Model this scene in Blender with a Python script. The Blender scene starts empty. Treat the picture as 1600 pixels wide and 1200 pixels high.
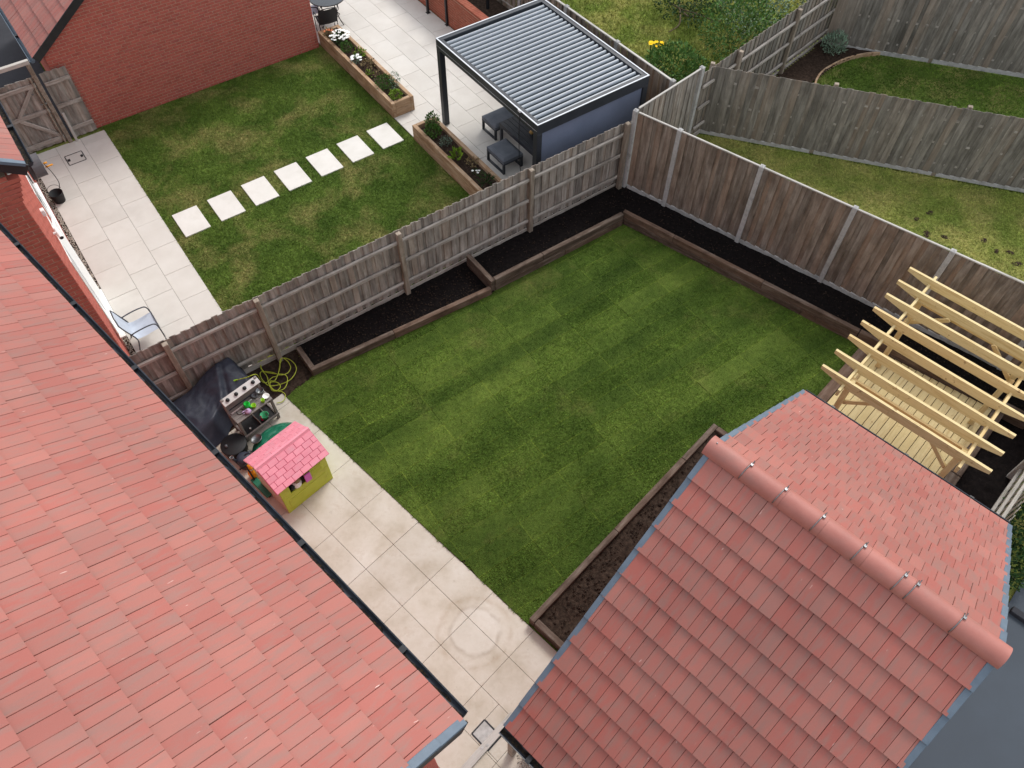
import bpy, math, random
from mathutils import Vector, Matrix, noise as mnoise
random.seed(7)
R = math.radians
sc = bpy.context.scene
COL = sc.collection
# ------------------------------------------------------------------ camera
HC = 12.35
PITCH, ROLL = R(55.047), R(0.4396)
fw = Vector((0, math.cos(PITCH), -math.sin(PITCH)))
rt0 = Vector((1, 0, 0)); up0 = rt0.cross(fw)
rt = rt0 * math.cos(ROLL) + up0 * math.sin(ROLL)
up = up0 * math.cos(ROLL) - rt0 * math.sin(ROLL)
cam = bpy.data.objects.new('camera', bpy.data.cameras.new('camera'))
COL.objects.link(cam)
mw = Matrix((rt, up, -fw)).transposed().to_4x4(); mw.translation = (0, 0, HC)
cam.matrix_world = mw
cam.data.sensor_width = 36; cam.data.lens = 1201.0 / 1600 * 36
cam.data.clip_start = 0.1; cam.data.clip_end = 600
sc.camera = cam
sc.render.resolution_x = 1024; sc.render.resolution_y = 768
# ------------------------------------------------------------------ sky, sun, exposure
SUN_EL, SUN_AZ = R(48), R(28)          # azimuth from +Y towards +X
w = bpy.data.worlds.new('World'); sc.world = w; w.use_nodes = True
nt = w.node_tree; nt.nodes.clear()
sky = nt.nodes.new('ShaderNodeTexSky'); sky.sky_type = 'NISHITA'; sky.sun_disc = False
sky.sun_elevation = SUN_EL; sky.sun_rotation = SUN_AZ; sky.dust_density = 4.0; sky.air_density = 1.0; sky.ozone_density = 1.0
hs = nt.nodes.new('ShaderNodeHueSaturation'); hs.inputs['Saturation'].default_value = 0.42
cl = nt.nodes.new('ShaderNodeMix'); cl.data_type = 'RGBA'; cl.inputs[0].default_value = 0.65; cl.inputs[7].default_value = (4.85, 5.0, 5.3, 1)   # even cloud cover over the sky
bg = nt.nodes.new('ShaderNodeBackground'); bg.inputs['Strength'].default_value = 0.13
wo = nt.nodes.new('ShaderNodeOutputWorld')
nt.links.new(sky.outputs[0], hs.inputs['Color']); nt.links.new(hs.outputs[0], cl.inputs[6]); nt.links.new(cl.outputs[2], bg.inputs[0]); nt.links.new(bg.outputs[0], wo.inputs[0])
sl = bpy.data.lights.new('sun', 'SUN'); sl.energy = 1.0; sl.angle = R(18); sl.color = (1.0, 0.965, 0.91)
so = bpy.data.objects.new('sun', sl); COL.objects.link(so)
sd = Vector((math.sin(SUN_AZ) * math.cos(SUN_EL), math.cos(SUN_AZ) * math.cos(SUN_EL), math.sin(SUN_EL)))
so.rotation_euler = (-sd).to_track_quat('-Z', 'Y').to_euler(); so.location = (0, 0, 30)
sc.view_settings.view_transform = 'Standard'; sc.view_settings.look = 'None'
sc.view_settings.gamma = 1; sc.view_settings.use_curve_mapping = False
sc.view_settings.exposure = 0.9

# ------------------------------------------------------------------ frames of the place
# two building grids: 'n' next door's garden, 'm' our own house and patio
YN, YM = R(35.914), R(46.789)
def fN(x, y, z=0.0): return Vector((x * math.cos(YN) - y * math.sin(YN), x * math.sin(YN) + y * math.cos(YN), z))
def fM(x, y, z=0.0): return Vector((x * math.cos(YM) - y * math.sin(YM), x * math.sin(YM) + y * math.cos(YM), z))
def toM(p): return (p.x * math.cos(YM) + p.y * math.sin(YM), -p.x * math.sin(YM) + p.y * math.cos(YM))
def uni(a, b): return a + (b - a) * random.random()

# ------------------------------------------------------------------ materials
def lin(r, g, b):
    f = lambda c: (c / 255 / 12.92) if c <= 10 else ((c / 255 + .055) / 1.055) ** 2.4
    return (f(r), f(g), f(b), 1)
def new_mat(name):
    m = bpy.data.materials.new(name); m.use_nodes = True
    m.node_tree.nodes.clear(); return m, m.node_tree
def N_(t, k, **kw):
    n = t.nodes.new(k)
    for a, v in kw.items(): setattr(n, a, v)
    return n
def ramp(t, fac, stops):
    n = N_(t, 'ShaderNodeValToRGB'); e = n.color_ramp.elements
    while len(e) < len(stops): e.new(0.5)
    for i, (p, c) in enumerate(stops): e[i].position = p; e[i].color = c
    t.links.new(fac, n.inputs[0]); return n.outputs[0]
def mixc(t, mode, fac, a, b):
    n = N_(t, 'ShaderNodeMix', data_type='RGBA', blend_type=mode)
    for s, v in ((n.inputs[0], fac), (n.inputs[6], a), (n.inputs[7], b)):
        if hasattr(v, 'links') or hasattr(v, 'is_linked'): t.links.new(v, s)
        else: s.default_value = v
    return n.outputs[2]
def math_(t, op, a, b=0.0):
    n = N_(t, 'ShaderNodeMath', operation=op)
    for s, v in ((n.inputs[0], a), (n.inputs[1], b)):
        if hasattr(v, 'is_linked'): t.links.new(v, s)
        else: s.default_value = v
    return n.outputs[0]
def maprange(t, v, a, b, c, d):
    n = N_(t, 'ShaderNodeMapRange'); t.links.new(v, n.inputs[0])
    for i, x in enumerate((a, b, c, d)): n.inputs[i + 1].default_value = x
    return n.outputs[0]
def noise_(t, vec, scale, detail=5, rough=.6, dist=0.0):
    n = N_(t, 'ShaderNodeTexNoise'); t.links.new(vec, n.inputs['Vector'])
    n.inputs['Scale'].default_value = scale; n.inputs['Detail'].default_value = detail
    n.inputs['Roughness'].default_value = rough; n.inputs['Distortion'].default_value = dist
    return n.outputs[0]
def mapping(t, vec, loc=None, rot=(0, 0, 0), scale=(1, 1, 1)):
    n = N_(t, 'ShaderNodeMapping'); t.links.new(vec, n.inputs[0])
    if loc is not None:
        if hasattr(loc, 'is_linked'): t.links.new(loc, n.inputs[1])
        else: n.inputs[1].default_value = loc
    n.inputs[2].default_value = rot; n.inputs[3].default_value = scale
    return n.outputs[0]
def rnd_nodes(t):
    oi = N_(t, 'ShaderNodeObjectInfo'); ge = N_(t, 'ShaderNodeNewGeometry')
    s = math_(t, 'ADD', oi.outputs['Random'], ge.outputs['Random Per Island'])
    wn = N_(t, 'ShaderNodeTexWhiteNoise', noise_dimensions='1D'); t.links.new(s, wn.inputs['W'])
    return wn.outputs['Value'], wn.outputs['Color'], ge.outputs['Position']
def finish(m, t, col, rough=.8, spec=.3, bump=None, bstr=.3, bdist=.01, metal=0, trans=None):
    b = N_(t, 'ShaderNodeBsdfPrincipled'); o = N_(t, 'ShaderNodeOutputMaterial')
    if hasattr(col, 'is_linked'): t.links.new(col, b.inputs['Base Color'])
    else: b.inputs['Base Color'].default_value = col
    if hasattr(rough, 'is_linked'): t.links.new(rough, b.inputs['Roughness'])
    else: b.inputs['Roughness'].default_value = rough
    b.inputs['Specular IOR Level'].default_value = spec; b.inputs['Metallic'].default_value = metal
    if trans is not None: b.inputs['Transmission Weight'].default_value = trans
    if bump is not None:
        n = N_(t, 'ShaderNodeBump'); n.inputs['Strength'].default_value = bstr; n.inputs['Distance'].default_value = bdist
        t.links.new(bump, n.inputs['Height']); t.links.new(n.outputs[0], b.inputs['Normal'])
    t.links.new(b.outputs[0], o.inputs[0]); return m
def mk(name, cols, scale=6, stretch=(1, 1, 1), rough=.8, rnd=.12, tint=None, tfac=.5, bump=.25, bscale=60, spec=.25,
       metal=0, world=False, dirt=None, dscale=1.5, dlo=.5, dhi=.7, dfac=.6, bdist=.004):
    """general surface: noise through a colour ramp, a random brightness and tint per piece, patches of dirt, fine relief"""
    m, t = new_mat(name)
    rv, rc, pos = rnd_nodes(t)
    tc = N_(t, 'ShaderNodeTexCoord')
    base = pos if world else tc.outputs['Object']
    off = N_(t, 'ShaderNodeVectorMath', operation='SCALE'); t.links.new(rc, off.inputs[0]); off.inputs['Scale'].default_value = 0 if world else 40
    v = mapping(t, base, off.outputs[0], scale=stretch)
    f = noise_(t, v, scale, 6, .62)
    n = len(cols)
    c = ramp(t, f, [(.3 + .4 * i / max(1, n - 1), lin(*k)) for i, k in enumerate(cols)])
    if tint is not None:
        sep = N_(t, 'ShaderNodeSeparateColor'); t.links.new(rc, sep.inputs[0])
        c = mixc(t, 'MIX', maprange(t, sep.outputs[0], .45, 1, 0, tfac), c, lin(*tint))
    if dirt is not None:
        d = noise_(t, mapping(t, base, off.outputs[0]), dscale, 5, .65)
        c = mixc(t, 'MIX', maprange(t, d, dlo, dhi, 0, dfac), c, lin(*dirt))
    if rnd:
        k = maprange(t, rv, 0, 1, 1 - rnd, 1 + rnd)
        s = N_(t, 'ShaderNodeVectorMath', operation='SCALE'); t.links.new(c, s.inputs[0]); t.links.new(k, s.inputs['Scale']); c = s.outputs[0]
    bm = noise_(t, v, bscale, 4, .6) if bump else None
    return finish(m, t, c, rough, spec, bm, bump, bdist, metal)

def srgb_tile(name, a, b, grey, rnd=.09):
    """concrete roof tile: per-tile tint, streaks along the slope, a few pale scuffs"""
    m, t = new_mat(name)
    rv, rc, pos = rnd_nodes(t); tc = N_(t, 'ShaderNodeTexCoord')
    off = N_(t, 'ShaderNodeVectorMath', operation='SCALE'); t.links.new(rc, off.inputs[0]); off.inputs['Scale'].default_value = 50
    v = mapping(t, tc.outputs['Object'], off.outputs[0], scale=(9, 2.2, 1))
    f = noise_(t, v, 1.6, 6, .6)
    sep = N_(t, 'ShaderNodeSeparateColor'); t.links.new(rc, sep.inputs[0])
    c = mixc(t, 'MIX', sep.outputs[1], lin(*a), lin(*b))
    c = mixc(t, 'MIX', maprange(t, f, .44, .70, 0, .85), c, lin(*grey))
    c = mixc(t, 'MIX', maprange(t, sep.outputs[2], .78, 1.0, 0, .42), c, lin(*grey))
    big = noise_(t, pos, .55, 3, .5)
    c = mixc(t, 'MULTIPLY', 1.0, c, ramp(t, big, [(.3, (.86, .86, .86, 1)), (.7, (1.08, 1.06, 1.05, 1))]))
    sc_ = noise_(t, mapping(t, tc.outputs['Object'], off.outputs[0], scale=(26, 5, 1)), 1.3, 3, .5)
    c = mixc(t, 'MIX', maprange(t, sc_, .74, .80, 0, .65), c, lin(232, 205, 196))
    li = noise_(t, pos, 38, 4, .7); lb = noise_(t, pos, 1.3, 3, .6)
    c = mixc(t, 'MIX', math_(t, 'MULTIPLY', maprange(t, li, .66, .74, 0, .55), maprange(t, lb, .5, .7, 0, 1)), c, lin(128, 118, 106))
    k = maprange(t, rv, 0, 1, 1 - rnd, 1 + rnd)
    s = N_(t, 'ShaderNodeVectorMath', operation='SCALE'); t.links.new(c, s.inputs[0]); t.links.new(k, s.inputs['Scale'])
    fine = noise_(t, tc.outputs['Object'], 120, 3, .6)
    return finish(m, t, s.outputs[0], .62, .36, fine, .2, .002)

def grass_mat(name, a, b, dry, turf=False, dry_lo=.55, dry_hi=.75, dry_fac=.6, blade=False, moss=None):
    m, t = new_mat(name)
    ge = N_(t, 'ShaderNodeNewGeometry'); pos = ge.outputs['Position']
    f = noise_(t, pos, 1.1, 4, .6)
    c = ramp(t, f, [(.35, lin(*a)), (.65, lin(*b))])
    if turf:
        br = N_(t, 'ShaderNodeTexBrick'); br.offset = .5; br.squash = 1
        t.links.new(mapping(t, pos, rot=(0, 0, -YN)), br.inputs['Vector'])
        br.inputs['Scale'].default_value = 1; br.inputs['Brick Width'].default_value = TURF_L; br.inputs['Row Height'].default_value = TURF_W
        br.inputs['Mortar Size'].default_value = .012; br.inputs['Mortar Smooth'].default_value = .6; br.inputs['Bias'].default_value = 0
        br.inputs['Color1'].default_value = (.80, .82, .81, 1); br.inputs['Color2'].default_value = (1.17, 1.12, 1.17, 1)
        br.inputs['Mortar'].default_value = (1.6, 1.42, 1.4, 1)
        c = mixc(t, 'MULTIPLY', 1.0, c, br.outputs['Color'])
        rowv = mapping(t, mapping(t, pos, rot=(0, 0, -YN)), scale=(.10, 1.0 / TURF_W / 2.1, 1))
        c = mixc(t, 'MULTIPLY', 1.0, c, ramp(t, noise_(t, rowv, 1.0, 1, .4), [(.38, (.74, .78, .76, 1)), (.5, (.97, .97, .97, 1)), (.62, (1.22, 1.16, 1.2, 1))]))
    d = noise_(t, pos, .9 if not turf else .7, 6, .62, .3)
    d2 = noise_(t, pos, 16, 5, .75)
    dm = math_(t, 'MULTIPLY', maprange(t, d, dry_lo, dry_hi, 0, 1), maprange(t, d2, .35, .6, .25, 1))
    c = mixc(t, 'MIX', math_(t, 'MULTIPLY', dm, dry_fac), c, lin(*dry))
    if moss is not None:
        c = mixc(t, 'MIX', maprange(t, noise_(t, pos, .5, 3, .5), .5, .62, 0, .7), c, lin(*moss))
    mid = noise_(t, pos, 9, 5, .7)
    c = mixc(t, 'MULTIPLY', 1.0, c, ramp(t, mid, [(.3, (.74, .75, .72, 1)), (.7, (1.22, 1.2, 1.18, 1))]))
    if blade:
        rv = N_(t, 'ShaderNodeNewGeometry'); oi = N_(t, 'ShaderNodeObjectInfo')
        k = maprange(t, oi.outputs['Random'], 0, 1, .6, 1.5)
        s = N_(t, 'ShaderNodeVectorMath', operation='SCALE'); t.links.new(c, s.inputs[0]); t.links.new(k, s.inputs['Scale']); c = s.outputs[0]
    h = noise_(t, pos, 60, 5, .7)
    return finish(m, t, c, .9, .12, None if blade else h, .8, .03)
TURF_L, TURF_W = 2.3, 0.41

MT = {}
MT['tile'] = srgb_tile('roof_tile', (155, 87, 78), (160, 101, 91), (140, 103, 95), .05)
MT['ridge'] = mk('ridge_tile', [(156, 95, 85), (168, 107, 96)], scale=4, rough=.6, spec=.5, rnd=.05, dirt=(140, 104, 96), dscale=3, dfac=.5, bump=.2, bscale=150)
MT['underlay'] = mk('roof_underlay', [(58, 44, 42), (70, 52, 48)], rnd=0)
MT['verge'] = mk('verge_plastic', [(84, 98, 112), (98, 112, 126)], rough=.5, rnd=.05, bump=.1, spec=.4)
MT['blackpl'] = mk('black_plastic', [(26, 28, 32), (36, 38, 42)], rough=.42, rnd=.05, bump=.08, spec=.45)
MT['gutter'] = mk('gutter_plastic', [(36, 41, 49), (58, 64, 73)], scale=5, rough=.45, rnd=.03, dirt=(70, 62, 48), dscale=7, dlo=.6, dhi=.72, dfac=.5, bump=.15, world=True, spec=.4)
MT['debris'] = mk('gutter_debris', [(22, 22, 24), (34, 32, 30), (74, 60, 40)], scale=30, rough=.95, rnd=.1, bump=.6, bscale=80, world=True)
MT['brick'] = mk('brick', [(162, 82, 71), (182, 100, 86), (154, 82, 74)], scale=5, rough=.88, rnd=.16, tint=(132, 74, 70), bump=.4, bscale=70)
MT['brick_o'] = mk('brick_orange', [(148, 84, 66), (164, 98, 78)], scale=5, rough=.88, rnd=.14, tint=(140, 74, 60), bump=.4, bscale=70)
MT['mortar'] = mk('mortar', [(172, 148, 128), (188, 166, 146)], scale=20, rough=.95, rnd=0, bump=.4, bscale=90, world=True)
MT['slab_n'] = mk('porcelain_slab_pale', [(197, 192, 184), (207, 203, 196)], scale=1.6, rough=.55, rnd=.025, bump=.05, bscale=200, spec=.3, dirt=(184, 178, 170), dscale=1.0, dfac=.4)
MT['stone_w'] = mk('stepping_stone', [(206, 203, 196), (216, 213, 207)], scale=2, rough=.7, rnd=.02, bump=.1, bscale=120, dirt=(192, 188, 178), dscale=3, dfac=.4)
MT['joint'] = mk('slab_joint', [(112, 106, 98), (96, 92, 86)], scale=20, rough=.95, rnd=0, world=True)
MT['concrete'] = mk('concrete', [(160, 159, 158), (180, 179, 177), (150, 150, 149)], scale=7, rough=.9, rnd=.06, bump=.35, bscale=90, dirt=(112, 112, 100), dscale=3, dfac=.4)
MT['fence'] = mk('weathered_board', [(112, 105, 98), (152, 145, 137), (184, 178, 170)], scale=3.2, stretch=(3.4, 3.4, .45), rough=.9, rnd=.30, tint=(122, 104, 88), tfac=.45, bump=.4, bscale=16, dirt=(88, 76, 67), dscale=2.2, dfac=.45)
MT['fence_dark'] = mk('brown_board', [(102, 91, 81), (138, 126, 114), (168, 158, 147)], scale=3.2, stretch=(3.4, 3.4, .45), rough=.9, rnd=.29, tint=(124, 98, 78), tfac=.55, bump=.4, bscale=16, dirt=(82, 71, 62), dscale=1.6, dlo=.48, dhi=.72, dfac=.6)
MT['fence_grey'] = mk('silver_board', [(98, 94, 87), (132, 127, 119), (160, 155, 146)], scale=3.2, stretch=(3.4, 3.4, .42), rough=.9, rnd=.29, tint=(112, 94, 78), tfac=.55, bump=.4, bscale=16, dirt=(86, 81, 74), dscale=1.8, dfac=.5)
MT['rail'] = mk('weathered_rail', [(136, 128, 119), (164, 157, 149), (184, 178, 171)], scale=3, stretch=(.6, 7, 7), rough=.9, rnd=.1, bump=.35, bscale=18, dirt=(86, 76, 66), dscale=3, dfac=.5)
MT['postw'] = mk('weathered_post', [(116, 104, 92), (148, 136, 122), (164, 154, 142)], scale=3, stretch=(6, 6, .6), rough=.9, rnd=.12, bump=.35, bscale=18, dirt=(84, 72, 60), dscale=3, dfac=.5)
MT['cap'] = mk('fence_capping', [(164, 160, 154), (186, 182, 176), (150, 148, 138)], scale=3, stretch=(.7, 6, 6), rough=.85, rnd=.07, bump=.3, bscale=20)
MT['sleeper'] = mk('dark_sleeper', [(66, 52, 44), (94, 79, 69), (122, 109, 99)], scale=2.6, stretch=(.7, 5, 5), rough=.9, rnd=.14, tint=(104, 76, 58), tfac=.35, bump=.5, bscale=14, dirt=(52, 40, 33), dscale=3.5, dfac=.6)
MT['sleeper_new'] = mk('new_sleeper', [(140, 108, 80), (172, 144, 116), (188, 166, 142)], scale=2.6, stretch=(.7, 5, 5), rough=.88, rnd=.1, bump=.35, bscale=14, dirt=(116, 88, 62), dscale=3, dfac=.5)
MT['pine'] = mk('new_pine', [(202, 180, 130), (216, 197, 150), (192, 166, 114)], scale=2.2, stretch=(.6, 6, 6), rough=.75, rnd=.07, tint=(186, 146, 96), tfac=.5, bump=.2, bscale=16, dirt=(128, 90, 52), dscale=9, dlo=.63, dhi=.70, dfac=.75)
MT['deck'] = mk('deck_board', [(186, 166, 120), (204, 184, 138), (178, 152, 104)], scale=2.2, stretch=(.5, 6, 6), rough=.8, rnd=.09, tint=(170, 150, 102), tfac=.5, bump=.25, bscale=16, dirt=(126, 94, 56), dscale=8, dlo=.62, dhi=.72, dfac=.6)
MT['soil'] = mk('dark_soil', [(12, 10, 10), (21, 17, 17), (30, 25, 24)], scale=14, rough=.97, rnd=0, bump=.9, bscale=50, world=True, bdist=.02, spec=.1)
MT['soil_br'] = mk('brown_soil', [(34, 26, 22), (54, 43, 36), (72, 59, 50)], scale=16, rough=.97, rnd=0, bump=.9, bscale=60, world=True, bdist=.02, spec=.1)
MT['tarmac'] = mk('tarmac', [(62, 69, 77), (67, 75, 84)], scale=.9, rough=.7, rnd=0, bump=.25, bscale=160, world=True, spec=.3, dirt=(84, 91, 99), dscale=6, dlo=.68, dhi=.75, dfac=.35)
MT['tarmac_dark'] = mk('tarmac_dark', [(46, 47, 52), (56, 57, 62)], scale=1.4, rough=.8, rnd=0, bump=.25, bscale=160, world=True)
MT['anthra'] = mk('anthracite_metal', [(44, 48, 54), (52, 56, 62)], rough=.42, rnd=.03, bump=.03, spec=.4)
MT['louvre'] = mk('louvre_metal', [(138, 146, 154), (148, 156, 163)], rough=.4, rnd=.03, bump=.02, spec=.45)
MT['trim'] = mk('trim_metal', [(206, 210, 214), (216, 220, 224)], rough=.4, rnd=0, bump=0)
MT['screen'] = mk('screen_fabric', [(104, 114, 134), (112, 122, 143)], scale=3, rough=.8, rnd=0, bump=.05)
MT['cushion'] = mk('grey_cushion', [(96, 102, 110), (112, 118, 126)], scale=5, rough=.95, rnd=.1, bump=.3, bscale=120)
MT['white'] = mk('white_upvc', [(232, 232, 230), (240, 240, 238)], rough=.4, rnd=0, bump=0, spec=.4)
MT['glass'] = mk('dark_glass', [(30, 36, 42), (44, 52, 60)], scale=2, rough=.08, rnd=0, bump=0, spec=.6)
MT['tarp'] = mk('tarpaulin', [(38, 42, 53), (48, 52, 64), (42, 46, 57)], scale=3, rough=.52, rnd=0, bump=.35, bscale=9, spec=.35, bdist=.012, dirt=(78, 82, 92), dscale=4, dfac=.35)
MT['pink'] = mk('pink_plastic', [(222, 136, 152), (230, 150, 164)], scale=5, rough=.45, rnd=.05, bump=.1, spec=.4, dirt=(214, 158, 170), dscale=4, dfac=.5)
MT['pinkline'] = mk('deep_pink_plastic', [(198, 88, 116), (206, 100, 126)], rough=.45, rnd=0, bump=0)
MT['lime'] = mk('lime_plastic', [(176, 186, 60), (186, 195, 72)], scale=5, rough=.5, rnd=0, bump=.2, bscale=20, dirt=(150, 148, 58), dscale=4, dfac=.5)
MT['cream'] = mk('cream_plastic', [(196, 188, 172), (206, 198, 184)], rough=.5, rnd=0, bump=.05)
MT['turtle'] = mk('green_plastic', [(24, 96, 72), (34, 112, 86)], scale=4, rough=.4, rnd=.05, bump=.05, spec=.4, dirt=(20, 70, 56), dscale=5, dfac=.5)
MT['hose'] = mk('hose_yellow', [(150, 158, 44), (170, 176, 66)], scale=3, rough=.5, rnd=0, bump=0)
MT['steel'] = mk('steel', [(120, 122, 124), (140, 142, 144)], rough=.4, rnd=0, bump=0, metal=.9)
MT['kgrey'] = mk('grey_washed_wood', [(118, 112, 108), (140, 134, 130)], scale=4, stretch=(.7, 5, 5), rough=.88, rnd=.08, bump=.3, bscale=16, dirt=(86, 80, 76), dscale=4, dfac=.5)
MT['kpale'] = mk('pale_washed_wood', [(186, 182, 178), (206, 203, 199)], scale=4, stretch=(.7, 5, 5), rough=.85, rnd=.04, bump=.25, bscale=16)
def plain(n, c, rough=.5, spec=.4): MT[n] = mk(n, [c, tuple(min(255, int(x * 1.06) + 2) for x in c)], rough=rough, rnd=0, bump=0, spec=spec)
plain('toy_green', (36, 190, 70)); plain('toy_lime', (140, 190, 30)); plain('toy_mint', (88, 190, 140)); plain('toy_lilac', (176, 150, 184))
plain('toy_red', (170, 40, 70)); plain('toy_orange', (228, 150, 34)); plain('toy_white', (226, 226, 222)); plain('toy_blue', (30, 70, 110)); plain('toy_magenta', (196, 92, 176))
plain('rubber', (24, 24, 26), .6); plain('reel_grey', (92, 94, 98)); plain('sling', (176, 184, 196), .8, .2); plain('chair_metal', (72, 76, 82), .4)
plain('chair_black', (34, 36, 40), .6); plain('wood_ball', (170, 140, 84), .7); plain('flower_w', (240, 240, 236), .8, .2); plain('flower_y', (236, 190, 20), .8, .2); plain('flower_o', (206, 120, 84), .8, .2)
def leafm(n, a, b): MT[n] = mk(n, [a, b], scale=3, rough=.65, rnd=.4, bump=0, spec=.25)
leafm('leaf', (46, 78, 26), (76, 112, 42)); leafm('leaf_dk', (30, 56, 24), (58, 88, 42)); leafm('leaf_lime', (96, 128, 36), (126, 154, 50))
leafm('leaf_grey', (84, 102, 86), (116, 132, 114)); leafm('leaf_dry', (112, 98, 68), (140, 124, 88)); leafm('leaf_md', (62, 96, 40), (92, 126, 62)); leafm('leaf_blue', (98, 124, 100), (140, 160, 140))
MT['twig'] = mk('twig', [(96, 80, 64), (120, 104, 88)], rough=.9, rnd=.1)
MT['gravel'] = mk('gravel', [(150, 143, 132), (196, 188, 175)], scale=6, rough=.9, rnd=.35, bump=.2)
MT['stain_slab'] = None
def slab_stained():
    m, t = new_mat('sandstone_slab_stained'); rv, rc, pos = rnd_nodes(t)
    c = ramp(t, noise_(t, pos, 1.7, 6, .62), [(.32, lin(172, 162, 146)), (.5, lin(188, 180, 167)), (.68, lin(198, 192, 182))])
    c = mixc(t, 'MIX', maprange(t, noise_(t, pos, 3.4, 6, .7, .2), .55, .74, 0, .42), c, lin(158, 138, 112))
    c = mixc(t, 'MIX', maprange(t, noise_(t, pos, 9, 5, .7), .62, .74, 0, .45), c, lin(140, 122, 104))
    # ring left by a paddling pool
    q = N_(t, 'ShaderNodeVectorMath', operation='SUBTRACT'); t.links.new(pos, q.inputs[0]); q.inputs[1].default_value = (-.57, 3.80, 0)
    ln = N_(t, 'ShaderNodeVectorMath', operation='LENGTH'); t.links.new(q.outputs[0], ln.inputs[0])
    wob = maprange(t, noise_(t, pos, 2.2, 4, .6), 0, 1, -.09, .09)
    d = math_(t, 'ADD', ln.outputs['Value'], wob)
    ringn = maprange(t, noise_(t, pos, 5, 4, .6), .35, .6, .15, 1)
    r1 = math_(t, 'MULTIPLY', maprange(t, math_(t, 'ABSOLUTE', math_(t, 'SUBTRACT', d, .38)), 0, .05, 1, 0), ringn)
    r2 = math_(t, 'MULTIPLY', maprange(t, math_(t, 'ABSOLUTE', math_(t, 'SUBTRACT', d, .56)), 0, .07, 1, 0), ringn)
    c = mixc(t, 'MIX', math_(t, 'MULTIPLY', maprange(t, d, .34, .4, 1, 0), .35), c, lin(206, 202, 194))
    c = mixc(t, 'MIX', math_(t, 'MULTIPLY', r1, .34), c, lin(128, 112, 96))
    c = mixc(t, 'MIX', math_(t, 'MULTIPLY', r2, .35), c, lin(150, 128, 102))
    k = maprange(t, rv, 0, 1, .95, 1.05)
    s = N_(t, 'ShaderNodeVectorMath', operation='SCALE'); t.links.new(c, s.inputs[0]); t.links.new(k, s.inputs['Scale'])
    return finish(m, t, s.outputs[0], .7, .25, noise_(t, pos, 70, 4, .6), .12, .004)
MT['slab_m'] = slab_stained()
MT['turf'] = grass_mat('turf', (64, 84, 30), (82, 101, 40), (122, 117, 68), turf=True, dry_lo=.55, dry_hi=.75, dry_fac=.55)
MT['turf_b'] = grass_mat('turf_blade', (74, 100, 36), (95, 122, 48), (146, 140, 86), turf=True, dry_lo=.55, dry_hi=.75, dry_fac=.55, blade=True)
MT['lawn_n'] = grass_mat('old_lawn', (66, 88, 34), (88, 108, 46), (150, 138, 88), dry_lo=.47, dry_hi=.66, dry_fac=.75)
MT['lawn_nb'] = grass_mat('old_lawn_blade', (76, 100, 38), (100, 124, 52), (172, 160, 106), dry_lo=.47, dry_hi=.66, dry_fac=.75, blade=True)
MT['lawn_f'] = grass_mat('far_lawn', (102, 118, 53), (130, 140, 69), (170, 158, 99), dry_lo=.42, dry_hi=.62, dry_fac=.7)
MT['lawn_fb'] = grass_mat('far_lawn_blade', (114, 134, 59), (146, 158, 77), (186, 174, 111), dry_lo=.42, dry_hi=.62, dry_fac=.7, blade=True)

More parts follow.
